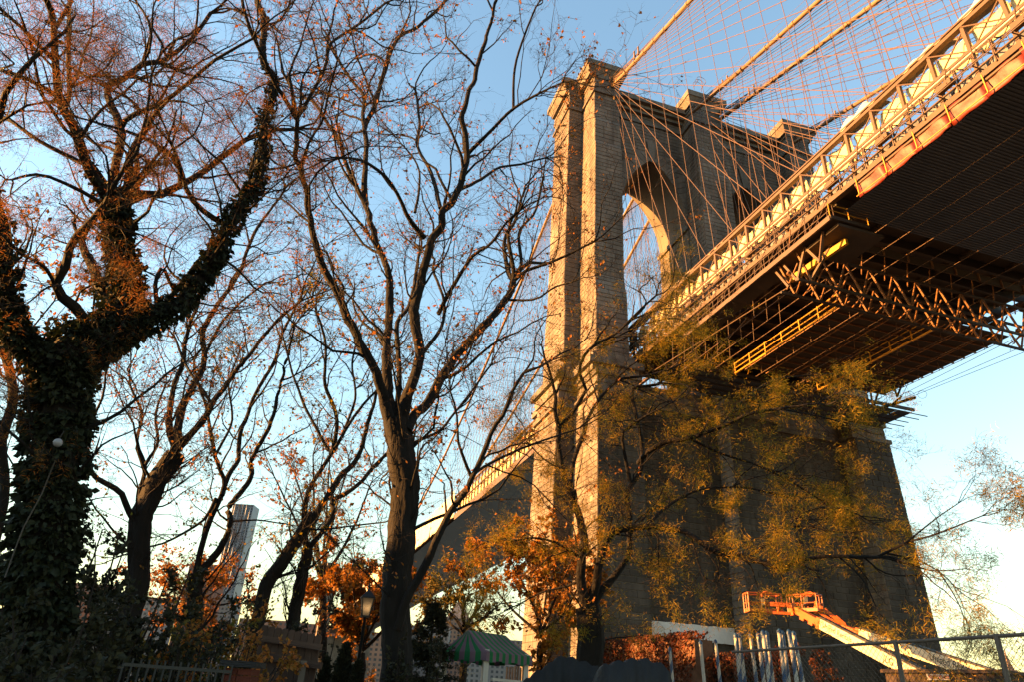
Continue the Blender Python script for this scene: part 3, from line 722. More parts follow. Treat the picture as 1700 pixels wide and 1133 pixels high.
def spawn(P, rad, per, rng, tmin=0.15, ang=(0.5, 1.1), lf=(0.35, 0.7), rf=0.5, npts=6, wob=0.18, up=0.03, rmin=0.0022, lmin=0.12, lmax=9):
    N, m = P.shape[:2]; L = np.linalg.norm(np.diff(P, axis=1), axis=2).sum(1)
    cnt = np.maximum(1, rng.poisson(per if np.isscalar(per) else per)) if not np.isscalar(per) else np.maximum(1, rng.poisson(per, N))
    idx = np.repeat(np.arange(N), cnt); K = len(idx)
    t = tmin+(1-tmin)*rng.random(K)**0.85; f = t*(m-1); i = np.minimum(f.astype(int), m-2); u = (f-i)[:, None]
    base = P[idx, i]*(1-u)+P[idx, i+1]*u; tan = unit(P[idx, i+1]-P[idx, i]); rr = rad[idx, i]*(1-u[:, 0])+rad[idx, i+1]*u[:, 0]
    q = unit(np.cross(tan, rng.normal(0, 1, (K, 3)))); a = rng.uniform(*ang, K)[:, None]
    d = tan*np.cos(a)+q*np.sin(a)
    ln = np.clip(L[idx]*rng.uniform(*lf, K)*(1.15-0.6*t), lmin, lmax)
    return grow(base, d, ln, np.maximum(rmin, np.minimum(rr*0.8, np.maximum(rr*rf, ln*0.006))), npts, wob, up, rng)
def bark_tube(mb, P, rad, n, rng):
    m = len(P); V = tube_rings(P[None], rad[None], n)[0]; th = np.arange(n)*2*np.pi/n
    s = np.concatenate([[0], np.cumsum(np.linalg.norm(np.diff(P, axis=0), axis=1))])
    ph = rng.uniform(0, 6, 8); disp = np.zeros((m, n))
    for k, (fq, am) in enumerate(((5, .05), (9, .06), (14, .05), (3, .05))):
        disp += am*np.sin(fq*th[None]+ph[k]+0.9*np.sin(s[:, None]*(1.1+.7*k)+ph[k+4]))
    disp += 0.05*np.sin(s[:, None]*3.1+ph[0])*np.sin(2*th[None]+ph[1])+rng.normal(0, .018, (m, n))
    V = P[:, None]+(V-P[:, None])*(1+disp)[:, :, None]
    mb.addn(V.reshape(-1, 3), tube_faces(m, n), .5)
LEAFLET = np.array([(0, 0, 0), (.5, .42, .06), (1, 0, -.02), (.5, -.42, .06)])
def pinnate(npair):
    V = []
    for k in range(npair):
        s = (k+.6)/npair
        for sd in (-1, 1):
            for q in LEAFLET*np.array([.42, .36, .3]):
                x, y = q[0], q[1]; V.append((s*1.0+x*.55+y*.2*sd, sd*(x*.85)+y*.55, -0.25*s*s+q[2]-.12*x))
    return np.array(V)
PIN3 = pinnate(3); PIN2 = pinnate(2); ONE = LEAFLET*np.array([1, .8, 1])
def leaves(mb, pos, direc, size, rng, shape, droop=0.5, tint=None):
    K = len(pos)
    if K == 0: return
    d = unit(direc+rng.normal(0, .55, (K, 3))-np.array([0, 0, droop])); q = unit(np.cross(d, rng.normal(0, 1, (K, 3)))); nn = np.cross(d, q)
    S = shape; sz = (size*rng.uniform(.65, 1.25, K))[:, None, None]
    V = pos[:, None]+sz*(d[:, None]*S[None, :, :1]+q[:, None]*S[None, :, 1:2]+nn[:, None]*S[None, :, 2:3])
    nv = len(S); nf = nv//4; F = (np.arange(nf)*4)[:, None]+np.arange(4)[None]
    FF = (F[None]+(np.arange(K)*nv)[:, None, None]).reshape(-1, 4)
    t = rng.random(K) if tint is None else tint
    mb.addn(V.reshape(-1, 3), FF, np.repeat(t, nv))
def pick(P, K, rng, tmin=0.2):
    N, m = P.shape[:2]; idx = rng.integers(0, N, K); f = (tmin+(1-tmin)*rng.random(K))*(m-1.001); i = f.astype(int); u = (f-i)[:, None]
    return P[idx, i]*(1-u)+P[idx, i+1]*u, unit(P[idx, i+1]-P[idx, i])
def clumped(pos, d, rng, amt):
    q = pos*1.55; v = np.sin(q[:, 0]*2.1+1.3*np.sin(q[:, 2]*1.7))+np.sin(q[:, 1]*2.3+1.1*np.sin(q[:, 0]*1.9+2))+np.sin(q[:, 2]*2.6+1.2*np.sin(q[:, 1]*1.6+1))
    k = v+rng.normal(0, .45, len(v)) > amt; return pos[k], d[k]
def tree(name, label, D, trunks, limbs, seed, leafm='leaf_rust', nleaf=4000, lsize=.11, lshape=PIN3, d1=1.6, p2=7, p3=6, p4=2.5, l1=(1.0, 3.2), rmin=.0026, up=.05, group=None, ivy=0, ang=(.45, 1.0), lim=None, droop=.5, tmin1=.15, lw=.62, clump=-.2):
    """trunks / limbs: (pixel polyline, start and end half width in pixels, depth offsets at start and end)"""
    rng = np.random.default_rng(seed); paths = []
    for kind, lst in ((0, trunks), (1, limbs)):
        for pts, w0, w1, o0, o1 in lst:
            n = len(pts); W = [at(x, y, D+o0+(o1-o0)*(i/(n-1))) for i, (x, y) in enumerate(pts)]
            if kind == 0 and W[0][2] < 4.5: W = [np.array([W[0][0], W[0][1], -0.15])]+W if W[0][2] > .3 else W
            W = np.array(W); Ln = np.linalg.norm(np.diff(W, axis=0), axis=1).sum()
            k = (1.0 if kind == 0 else lw)/FPX; ra = w0*k*np.dot(W[0]-CAM, _f); rb = w1*k*np.dot(W[-1]-CAM, _f)
            m = int(max(8, min(120, Ln/(.12 if ra > .1 else .22)))); P = catmull(W, m)
            j = rng.normal(0, 1, (m, 3)); j = (j+np.roll(j, 1, 0)+np.roll(j, 2, 0))/3
            P = P+j*min(.03, .25*ra); t = np.linspace(0, 1, m); rad = ra+(rb-ra)*t**.8
            if kind == 0 and not lst is limbs: rad = rad*(1+.28*np.exp(-t*9))
            paths.append((kind, P, rad, Ln))
    b0 = paths[0][1][0]; T = empty(name, (b0[0], b0[1], -0.1), label, 'tree', group)
    mt, ml = MB(), MB()
    for kind, P, rad, Ln in paths:
        n = 26 if rad[0] > .17 else 14 if rad[0] > .06 else 8
        if rad[0] > .05: bark_tube(mt if kind == 0 else ml, P, rad, n, rng)
        else: (mt if kind == 0 else ml).tube(P, rad, n)
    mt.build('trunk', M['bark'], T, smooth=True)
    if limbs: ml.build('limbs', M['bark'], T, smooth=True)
    # shoots
    G1P, G1R = [], []
    for kind, P, rad, Ln in paths:
        k = max(1, int(round(Ln*d1))); K = k
        t0 = .55 if kind == 0 else tmin1
        Pm = catmull(P[::max(1, len(P)//12)], 14); Rm = np.interp(np.linspace(0, 1, 14), np.linspace(0, 1, len(rad)), rad)
        q, r = spawn(Pm[None], Rm[None], np.array([K]), rng, t0, ang, (1, 1), .45, 10, .2, up)
        # fix lengths to metres
        ln = rng.uniform(*l1, len(q)); L0 = np.linalg.norm(np.diff(q, axis=1), axis=2).sum(1)
        q = q[:, :1]+(q-q[:, :1])*(ln/L0)[:, None, None]; r = np.minimum(r, (.006+.011*ln)[:, None]*np.linspace(1, .25, 10)[None])
        G1P.append(q); G1R.append(r)
        if kind == 1:   # run the limb on past its tip
            d = np.repeat(unit(P[-1]-P[-4])[None], 3, 0)+rng.normal(0, .3, (3, 3)); rr = np.full(3, rad[-1]*.8)
            a, b = grow(np.repeat(P[-1:], 3, 0), d, rng.uniform(l1[0], l1[1], 3), rr, 10, .2, up, rng); G1P.append(a); G1R.append(b)
    P1, R1 = np.concatenate(G1P), np.concatenate(G1R)
    P2, R2 = spawn(P1, R1, p2, rng, .12, (.5, 1.15), (.32, .68), .5, 6, .3, up*.6, rmin*1.3, .3, 2.2)
    P3, R3 = spawn(P2, R2, p3, rng, .1, (.5, 1.2), (.35, .7), .55, 4, .36, up*.4, rmin, .15, 1.1)
    P4, R4 = spawn(P3, R3, p4, rng, .1, (.4, 1.0), (.35, .75), .6, 3, .3, 0, rmin*.85, .1, .55)
    mb = MB(); tubes_mesh(mb, P1, R1, 5); mb.build('branches', M['bark'], T, smooth=True)
    mb = MB(); tubes_mesh(mb, P2, R2, 3); tubes_mesh(mb, P3, R3, 3); tubes_mesh(mb, P4, R4, 3)
    tag(mb.build('twigs', M['twig'], T, smooth=True), kind='stuff')
    if nleaf:
        mb = MB(); nleaf = int(nleaf*1.6)
        for Q, k, sz in ((P3, nleaf*3//8, 1.0), (P4, nleaf*3//8, .8), (P2, nleaf//4, 1.3)):
            pos, d = clumped(*pick(Q, k, rng), rng, clump); leaves(mb, pos, d, lsize*sz, rng, lshape, droop)
        tag(mb.build('crown', M[leafm], T), kind='stuff')
    if ivy:
        mb = MB(); ws = []
        for kind, P, rad, Ln in paths:
            if rad[0] > .085: ws.append((P, rad, Ln*rad.mean()))
        tot = sum(a[2] for a in ws)
        for P, rad, wgt in ws:
            K = int(ivy*wgt/tot); f = rng.random(K)*(len(P)-1.01); i = f.astype(int); u = (f-i)[:, None]
            p = P[i]*(1-u)+P[i+1]*u; tn = unit(P[i+1]-P[i]); q = unit(np.cross(tn, rng.normal(0, 1, (K, 3))))
            fade = np.clip((rad[i]-.06)/.1, 0.15, 1); clump = .6+.6*np.sin(f*1.7)*np.sin(f*.61+1)+.5*np.sin(f*5.1)
            off = rad[i]*1.08+rng.random(K)**1.4*(.07+.09*np.clip(clump, 0, 1.5))*fade; ok = rng.random(K) < np.clip((rad[i]-.075)/.05, .02, 1); p, q, off = p[ok], q[ok], off[ok]
            h_ = len(p)*2//3; V_ = p+q*off[:, None]; leaves(mb, V_[:h_], q[:h_]*.8+np.array([0, 0, -.4]), .065, rng, ONE, .5); leaves(mb, V_[h_:], q[h_:]*.8+np.array([0, 0, -.4]), .12, rng, ONE, .5)
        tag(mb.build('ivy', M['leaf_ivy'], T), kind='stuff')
    return T
PX = lambda s: [tuple(float(v) for v in q.split(',')) for q in s.split()]
# big bare locust in the middle
tree('locust_tree', 'large bare locust with forked dark trunk left of the tower', 14.0,
 [(PX('655,1133 657,1050 660,960 667,880 672,820 664,750 658,700'), 26, 21, 0, 0)],
 [(PX('652,730 640,672 629,632 605,579 576,526 566,491 541,452 527,413 513,357 509,318 499,279 490,261 493,229 492,198'), 16, 6, 0, -2.2),
  (PX('492,198 476,169 453,134 441,102 425,71 407,21 398,-30'), 6, 4, -2.2, -3.4), (PX('492,198 506,176 520,152 541,106 552,70 598,39 640,5'), 5.5, 3, -2.2, -1.6),
  (PX('499,279 515,230 534,201 546,150 560,100'), 4, 2.5, -1.9, -3.2),
  (PX('655,715 647,668 640,597 644,548 647,502 644,456 633,420 619,385 608,342 592,311 576,275 562,229 545,205 520,166'), 15, 4, 0, 1.4),
  (PX('608,342 606,300 610,247 605,212 603,191 605,159 587,138 566,106 545,60'), 8, 3, .9, 2.2), (PX('605,212 626,162 640,110 661,63 700,39 745,-5'), 6.5, 3.5, 1.5, 2.8),
  (PX('660,690 663,620 659,541 679,509 689,473 693,431 700,413'), 8, 4, 0, 2.4),
  (PX('668,700 679,661 696,593 693,562 688,519 696,484 705,442 714,406 730,378 737,350 763,314 774,258 771,219 767,191 781,152 799,88 813,46 824,-10'), 16, 3.5, 0, -1.8),
  (PX('774,258 806,226 852,180 901,152 935,136'), 6, 2.5, -.9, -2.6), (PX('852,180 854,113 870,60 890,10'), 4, 2.5, -1.7, -2.4),
  (PX('763,314 795,300 827,279 869,272 905,262'), 5, 2.5, -.6, .8), (PX('732,345 718,293 693,240 697,205 690,150'), 6, 3, -.4, 1.6),
  (PX('705,395 679,364 661,325 640,293 608,268 580,262'), 7, 3, -.3, -2.2), (PX('689,353 697,300 690,268 668,240'), 4, 2, -.4, .8),
  (PX('675,715 692,685 711,668 739,618 774,572 809,537 838,498 852,467'), 15, 9, 0, 1.8), (PX('852,467 841,445 838,396 855,368 866,330'), 6, 3.5, 1.8, 3.0),
  (PX('852,467 873,449 908,438 940,424 985,402'), 5.5, 2.5, 1.8, .8), (PX('858,452 866,435 862,385 887,353 900,300'), 5, 3, 1.8, 3.4), (PX('838,498 887,497 919,477 950,468'), 4, 2, 1.6, .6),
  (PX('728,520 732,516 753,473 781,428 813,406 838,371 862,350'), 7, 3, .9, -1.2), (PX('700,590 735,540 737,500 720,450 722,430'), 6, 3, 0, 1),
  (PX('682,738 728,717 753,689 790,640 812,610'), 4.5, 2.5, 0, 1.6),
  (PX('662,1045 675,990 706,939 726,895 750,845 772,820 783,793 801,756 820,709 838,685 849,653 870,620'), 14, 4, -.2, -1.6), (PX('783,793 772,767 761,733 759,688 748,650'), 5, 2.5, -.9, -1.8), (PX('783,793 806,775 865,746 923,725 960,712'), 5, 2, -.9, .4),
  (PX('670,1010 640,985 615,960 590,935'), 3, 1.5, 0, -1)],
 101, 'leaf_rust', 10000, .075, ONE, d1=1.5, p2=6.5, p3=5, p4=1.6, l1=(1.0, 3.4), rmin=.0034, ang=(.4, 1.05))
# ivy clad tree at the left edge
tree('ivy_covered_tree', 'massive ivy covered tree with dark twisting limbs at the left edge', 11.0,
 [(PX('45,1133 62,1000 80,880 95,760 97,680 112,605 150,560'), 38, 30, 0, 0)],
 [(PX('105,620 62,588 22,540 8,470 2,390 -15,300'), 24, 14, 0, -.8),
  (PX('140,575 190,530 214,505 208,447 198,380 194,345'), 27, 18, 0, .4), (PX('150,590 180,520 165,470 150,440 140,400'), 20, 8, 0, 1.2),
  (PX('194,352 168,312 144,268 121,208 101,168 94,101 87,33 70,-10'), 14, 6, .4, -1.0), (PX('90,50 114,10 122,-20'), 5, 4, -.9, -.6), (PX('108,180 116,151 114,67 116,-5'), 6.5, 4, -.5, .8),
  (PX('194,352 186,312 193,268 201,235 201,214 184,174 179,144 201,131 238,104 272,100 322,60 350,20'), 12, 4, .4, 1.6), (PX('200,215 216,194 268,171 302,147 355,100 419,64'), 7, 3, .9, -.8),
  (PX('200,360 208,342 228,322 268,322 302,305 335,285 389,245 433,221 490,215'), 12, 4, .4, 2.0), (PX('228,322 226,255 228,228 248,208 265,168 290,120'), 7, 3, .6, 2.0), (PX('302,305 295,268 262,241 231,225 190,210 150,200'), 7, 3, .8, -.6),
  (PX('150,585 188,568 248,531 288,507 322,474 355,427 374,378 402,339 426,302 436,255 439,201 453,157 453,127 436,97 439,37 428,0'), 22, 7, 0, 1.2), (PX('374,374 335,349 312,318 302,285 285,240'), 8, 3.5, .7, -.4), (PX('262,520 258,470 270,445 282,470'), 6, 4, .2, .6),
  (PX('145,560 134,521 114,501 90,477 111,440 124,400 144,380 175,340'), 14, 8, 0, -1.4), (PX('175,345 150,325 100,300 60,290 20,300'), 6, 3, -.8, -1.8),
  (PX('101,168 84,151 40,128 0,117'), 6, 4, -.3, -1.2), (PX('94,104 40,50 0,13'), 5, 4, -.7, -1.4), (PX('141,272 67,235 23,204 0,191'), 6, 4, 0, 1.0), (PX('248,531 300,470 330,430 375,400'), 6, 3, .3, 2.2)],
 202, 'leaf_rust', 38000, .14, PIN2, d1=2.0, p2=7, p3=5.5, p4=1.6, l1=(.9, 2.8), ivy=52000, up=.02, rmin=.003, lw=.68)
# trees of the middle distance
tree('forked_tree', 'slender forked tree just right of the ivy covered tree', 20.0,
 [(PX('222,1000 232,900 245,840 265,797 292,755'), 19, 15, 0, 0)],
 [(PX('292,755 282,715 285,665 305,595 309,558 330,500'), 10, 4, 0, .8), (PX('296,750 298,690 322,641 339,595 336,548 362,507 399,447 420,390 470,320'), 11, 3, 0, 1.4),
  (PX('296,748 342,692 352,672 386,625 409,595 446,548 469,524 500,500'), 10, 3, 0, -1.2), (PX('352,672 322,628 305,600 290,560'), 5, 3, -.4, .8),
  (PX('232,880 214,850 201,820 174,803 151,786 140,750 155,700'), 9, 5, 0, -1.2), (PX('236,860 233,820 236,800 241,773 228,735 235,690 215,640'), 7, 3, 0, .6), (PX('241,773 262,735 258,690 275,640'), 5, 2.5, .2, 1), (PX('339,595 355,560 380,520 440,470'), 5, 2.5, .8, 2.4)],
 303, 'leaf_rust', 3200, .085, ONE, d1=1.4, p2=6, p3=5, p4=1.5, l1=(1.1, 3.4), rmin=.0045)
tree('twin_stemmed_tree', 'twin stemmed tree standing before the pale skyscraper', 22.0,
 [(PX('318,1080 322,1004 325,954'), 14, 12, 0, 0)],
 [(PX('325,954 332,917 342,880 362,837 372,803 356,760 346,690 330,640 322,600'), 9, 3, 0, -.8), (PX('325,956 352,931 372,900 382,867 379,843 402,817 419,790 416,770 428,745 449,705 459,665 476,598 490,540'), 10, 3, 0, .8),
  (PX('368,825 380,790 396,766 396,750 399,715 409,695 429,648 456,601 469,554 500,490'), 7, 3, -.4, 1.6), (PX('358,830 342,860 315,880 275,900 240,910'), 5, 2.5, -.3, -1.4), (PX('382,867 430,865 480,872'), 3, 1.5, .3, 1), (PX('356,760 385,700 380,640 395,590'), 4, 2, -.6, .4)],
 404, 'leaf_gold', 4200, .085, ONE, d1=1.4, p2=6, p3=5, p4=1.5, l1=(1.1, 3.2), rmin=.0045)
tree('leaning_tree', 'right leaning cluster of stems between skyscraper and large locust', 21.0,
 [(PX('424,1040 428,1020 445,970 479,919 500,885 520,858'), 12, 10, 0, 0), (PX('484,1050 489,1014 503,953 510,912'), 12, 9, .6, .6)],
 [(PX('520,858 550,817 567,790 594,760 612,700 625,655 640,600'), 9, 3, 0, .8), (PX('510,912 506,868 506,834 520,801 537,774 554,750 575,715 608,668 630,645'), 9, 3, .6, -.6),
  (PX('516,909 550,861 550,831 570,824 598,801 618,777 640,757 665,735'), 8, 4, .6, 1.6), (PX('554,750 559,696 541,640 541,590 538,558 520,500'), 6, 2.5, .2, -.8), (PX('560,735 548,750 520,703 499,657 481,604 470,560'), 5, 2.5, .3, 1.4), (PX('500,880 540,880 600,872 640,868'), 3, 2, .3, -1), (PX('570,720 590,660 585,600 600,540'), 4, 2, .2, 1.6)],
 505, 'leaf_gold', 3200, .085, ONE, d1=1.4, p2=6, p3=5, p4=1.5, l1=(1.1, 3.0), rmin=.0045)
# the leafy locust before the tower
tree('leafy_locust_tree', 'golden leaved locust with wide crooked limbs before the stone tower', 17.0,
 [(PX('980,1133 979,1100 982,1047 976,1010'), 23, 21, 0, 0)],
 [(PX('976,1015 965,973 965,929 971,902 963,870 952,831 936,783 928,741 928,711 923,680 918,640 905,600'), 15, 3, 0, -.8), (PX('928,711 944,693 963,666 974,645 962,620 975,585 1019,556 1050,527 1066,511 1090,490'), 6, 2.5, -.5, -2),
  (PX('952,831 947,799 952,767 968,725 976,693 997,661 1028,632 1066,625 1098,619 1140,600'), 8, 2.5, -.3, 1.4), (PX('993,578 1040,560 1080,520 1110,500'), 3.5, 2, -.8, .6),
  (PX('980,1005 988,975 994,944 1006,900 1030,880 1074,875 1117,879 1148,892 1187,918 1244,927 1296,949 1313,936 1348,927 1392,925 1457,925'), 13, 4, 0, -1.2), (PX('1457,925 1500,905 1550,890 1600,870 1630,858'), 4, 1.6, -1.2, -2.0), (PX('1470,920 1520,930 1560,950 1585,975'), 3, 1.5, -1.2, -.6), (PX('1244,927 1290,890 1340,850 1400,845 1450,870'), 4.5, 2, -.6, 1.4), (PX('1392,925 1430,960 1450,1000 1460,1020'), 3, 1.5, -1, -1.6),
  (PX('984,1010 997,985 1018,962 1035,938 1044,915 1046,860 1042,817 1062,785 1066,748 1058,700 1050,667 1052,647 1090,640'), 11, 4, 0, 1.2), (PX('1046,800 1038,757 1034,720 1054,704 1075,690'), 6, 3, .6, 0), (PX('1062,770 1070,757 1103,736 1144,728 1192,712 1240,690 1300,680 1360,670'), 8, 2.5, .8, -1.0),
  (PX('1192,712 1240,660 1290,630 1340,625'), 4, 2, .2, 1.6), (PX('1144,728 1200,755 1260,775 1310,800 1360,830'), 4.5, 2, .4, 2), (PX('1074,875 1110,840 1160,815 1230,810 1300,825'), 5, 2, -.2, 1.4), (PX('1148,892 1156,925 1165,955'), 4, 2, -.5, -1.2), (PX('1300,680 1350,690 1390,700'), 3, 1.6, -.6, .6), (PX('965,929 930,905 890,895 850,900'), 5, 2, 0, -1), (PX('971,960 940,975 900,985 870,1000'), 4, 2, 0, .8), (PX('936,783 905,765 880,740'), 3, 1.5, -.3, -1.2), (PX('1000,572 1060,542 1120,528 1150,545'), 3, 1.5, -.8, .4), (PX('1040,540 1072,505 1062,480 1075,470'), 3, 1.5, -1.2, -.4), (PX('1050,530 1090,515 1130,510'), 3, 1.5, -1.4, -2.2), (PX('1500,905 1550,865 1590,838'), 2.5, 1.2, -1.5, -1), (PX('1555,945 1585,990 1600,1025'), 2.2, 1.2, -.8, -.4)],
 606, 'leaf_gold', 42000, .205, PIN2, d1=2.3, p2=6, p3=4, p4=.6, l1=(.7, 2.1), up=-.02, droop=.7, rmin=.003, clump=.25)
# ------------------------------------------------------------------ shrubs, hedges, evergreens
def shrub(name, label, px, py, D, w, seed, leafm, nleaf, lsize, cat='shrub', group=None, stems=11, base=None, shape=ONE, h=None, twigs=True, up=.06):
    """top of the shrub at the given sight line; stems fan out from the ground below it"""
    rng = np.random.default_rng(seed); top = at(px, py, D); b = np.array([top[0], top[1], 0.0]); h = top[2]
    T = empty(name, b, label, cat, group)
    az = rng.uniform(0, 2*np.pi, stems); sp = np.sqrt(rng.random(stems))*w*.35
    bases = b+np.stack([np.cos(az)*sp*.4, np.sin(az)*sp*.4, np.full(stems, -.1)], 1); d = np.stack([np.cos(az)*sp/w*1.4, np.sin(az)*sp/w*1.4, np.ones(stems)], 1)
    ln = h*rng.uniform(.7, 1.02, stems); ln[0] = h*1.02; d[0] = (0, 0, 1)
    P0, R0 = grow(bases, d, ln, np.full(stems, .008*h+.006), 11, .07, up, rng)
    P1, R1 = spawn(P0, R0, 9, rng, .15, (.5, 1.2), (.16*w/h*2, .3*w/h*2), .5, 7, .16, .04, .004, .2, w*.6)
    P2, R2 = spawn(P1, R1, 6, rng, .1, (.4, 1.0), (.3, .6), .5, 5, .2, .02, .003, .15, .8)
    mb = MB(); tubes_mesh(mb, P0, R0, 6); mb.build('stems', M['twig'], T, smooth=True)
    mb = MB(); tubes_mesh(mb, P1, R1, 4); tubes_mesh(mb, P2, R2, 3); tag(mb.build('twigs', M['twig'], T), kind='stuff')
    mb = MB(); pos, dd = pick(P2, nleaf*2//3, rng, .0); leaves(mb, pos, dd, lsize, rng, shape, .3)
    pos, dd = pick(P1, nleaf-nleaf*2//3, rng, .3); leaves(mb, pos, dd, lsize, rng, shape, .3)
    tag(mb.build('foliage', M[leafm], T), kind='stuff'); return T
for i, (px, py, D, w, n, lm, lab) in enumerate((
    (190, 870, 12.5, 2.0, 9000, 'leaf_dark', 'tall dark leafy bush beside the ivy covered trunk'),
    (255, 905, 14.0, 1.7, 7000, 'leaf_dark', 'dark bush at the foot of the slender forked tree'),
    (150, 950, 10.0, 1.5, 5000, 'leaf_dark', 'low dark bush under the ivy covered tree'),
    (330, 990, 13.0, 1.6, 3800, 'leaf_green', 'thin olive bush below the twin stemmed tree'),
    (400, 985, 15.0, 1.6, 3200, 'leaf_rust', 'reddish bush left of the wooden fence'),
    (470, 965, 17.0, 1.6, 3200, 'leaf_dark', 'sparse bush rising behind the wooden fence'),
    (70, 1010, 9.0, 1.3, 5000, 'leaf_dark', 'dark bush in the lower left corner'),
    (130, 1075, 7.5, 0.9, 2600, 'leaf_dark', 'big leaved low shrub in the lower left corner'),
    (300, 1040, 11.0, 1.3, 3600, 'leaf_dark', 'dark shrub left of the picket railing'),
    (365, 1035, 11.5, 1.3, 3000, 'leaf_rust', 'rusty brown shrub above the brick pier'),
    (545, 1035, 18, 1.0, 2200, 'leaf_dark', 'small dark shrub right of the wooden fence'),
    (690, 1068, 13.5, 1.0, 3000, 'leaf_dark', 'dark shrub right of the big locust trunk'),
    (225, 1000, 11.5, 1.5, 4500, 'leaf_dark', 'broad dark shrub in the lower left undergrowth'))):
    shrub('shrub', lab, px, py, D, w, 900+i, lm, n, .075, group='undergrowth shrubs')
def cone_evergreen(name, label, px, py, D, w, seed, n):
    rng = np.random.default_rng(seed); top = at(px, py, D); h = top[2]; b = np.array([top[0], top[1], 0]); T = empty(name, b, label, 'evergreen', 'clipped evergreens')
    mb = MB(); mb.tube([b-np.array([0, 0, .1]), b+np.array([0, 0, h*.92])], [.05, .01], 8); mb.build('trunk', M['bark'], T)
    t = rng.random(n)**1.25; a = rng.uniform(0, 2*np.pi, n); lump = 1+.1*np.sin(a*5+t*9)+.08*np.sin(a*3-t*17); r = w*.5*(1-t)**.7*lump*np.sqrt(rng.uniform(.35, 1, n))
    pos = b+np.stack([np.cos(a)*r, np.sin(a)*r, t*h*.97], 1); d = np.stack([np.cos(a)*.5, np.sin(a)*.5, np.full(n, 1.0)], 1)
    mb = MB(); leaves(mb, pos, d, .11, rng, ONE*np.array([1, .55, 1]), 0.0); tag(mb.build('foliage', M['leaf_dark'], T), kind='stuff')
cone_evergreen('clipped_evergreen', 'taller clipped evergreen beside the lamp post', 577, 1067, 14.5, .75, 21, 6000)
cone_evergreen('clipped_evergreen', 'shorter clipped evergreen left of the lamp post foot', 596, 1096, 14.2, .6, 22, 4000)
cone_evergreen('clipped_evergreen', 'small round evergreen right of the wooden fence', 543, 1090, 14.8, .6, 23, 3500)
def conifer(name, label, px, py, D, w, seed):
    rng = np.random.default_rng(seed); top = at(px, py, D); h = top[2]; b = np.array([top[0], top[1], 0]); T = empty(name, b, label, 'tree')
    mb = MB(); mb.tube([b-np.array([0, 0, .1]), b+np.array([0, 0, h*.5]), b+np.array([0, 0, h])], [.09, .05, .012], 9); mb.build('trunk', M['bark'], T)
    N = 150; t = rng.random(N)**.8; a = rng.uniform(0, 6.28, N); base = b+np.stack([0*t, 0*t, h*(.08+.9*t)], 1)
    d = np.stack([np.cos(a), np.sin(a), .15-.35*(1-t)], 1); P, Rr = grow(base, d, w*.55*(1-t)**.8*rng.uniform(.7, 1.15, N)+.08, np.full(N, .012), 7, .08, .03, rng)
    P2, R2 = spawn(P, Rr, 9, rng, .15, (.5, 1.0), (.25, .5), .5, 4, .12, -.03, .003, .08, .5)
    mb = MB(); tubes_mesh(mb, P, Rr, 5); tag(mb.build('branches', M['twig'], T), kind='stuff')
    mb = MB()
    for Q, k in ((P, 9000), (P2, 15000)):
        pos, dd = pick(Q, k, rng, .1); leaves(mb, pos, dd, .07, rng, ONE*np.array([1, .45, 1]), .15)
    tag(mb.build('crown', M['leaf_dark'], T), kind='stuff')
conifer('conifer', 'dark feathery conifer between the big locust and the striped awning', 722, 1000, 15.5, 1.9, 31)
# small golden trees behind, and more bare ones
def bgtree(name, label, px, py, D, htop, seed, leafm, nleaf, spread=1.0, **kw):
    rng = np.random.default_rng(seed); x, y = px, py; L = []
    for k in range(6):
        a = (k-2.5)/2.5; tx = x+a*spread*rng.uniform(50, 75); ty = htop+abs(a)*spread*30+rng.uniform(-12, 12)
        mx = x+(tx-x)*.45+rng.uniform(-8, 8); my = y+(ty-y)*.5
        L.append(([(x+rng.uniform(-3, 3), y-rng.uniform(0, 25)), (mx, my), (tx, ty)], rng.uniform(4, 6), 1.8, 0, rng.uniform(-2, 2)))
    return tree(name, label, D, [([(x-2, 1133), (x+1, (1133+y)/2), (x, y)], 7, 5.5, 0, 0)], L, seed, leafm, nleaf, kw.pop('lsize', .13), ONE, **kw)
bgtree('small_autumn_tree', 'small orange leaved tree behind the lamp post', 600, 1085, 26, 985, 71, 'leaf_orange', 13000, .9, d1=2.0, p2=6, p3=5, p4=1, l1=(.8, 2.2), rmin=.005, group='autumn trees behind')
bgtree('small_autumn_tree', 'orange leaved tree behind the striped awning', 897, 1070, 25, 935, 72, 'leaf_orange', 20000, 1.25, d1=2.0, p2=6, p3=5, p4=1, l1=(.8, 2.4), rmin=.005, group='autumn trees behind')
bgtree('small_autumn_tree', 'green gold tree under the far bridge deck', 770, 1060, 29, 990, 73, 'leaf_green', 6000, .8, d1=1.8, p2=6, p3=5, p4=1, l1=(.8, 2.4), rmin=.005, group='autumn trees behind')
bgtree('background_tree', 'thin bare tree between the leaning stems and the big locust', 535, 985, 30, 760, 74, 'leaf_rust', 1800, 1.1, d1=1.3, p2=5, p3=4, p4=1, l1=(1, 3), rmin=.006)
bgtree('background_tree', 'rusty tree rising behind the reddish bush', 330, 1010, 30, 960, 77, 'leaf_rust', 5000, 1.1, d1=1.8, p2=6, p3=5, p4=1, l1=(.8, 2), rmin=.005)
tree('edge_tree', 'thin curved stem at the extreme left edge', 13.0, [(PX('-8,900 3,732 20,682 20,642 7,588 -6,540 -20,480'), 9, 7, 0, .5)], [(PX('8,590 40,560 90,500'), 3, 2, .4, 1.5)], 811, 'leaf_rust', 1500, .1, ONE, d1=1.2, p2=5, p3=4, p4=1.5, l1=(.8, 2))
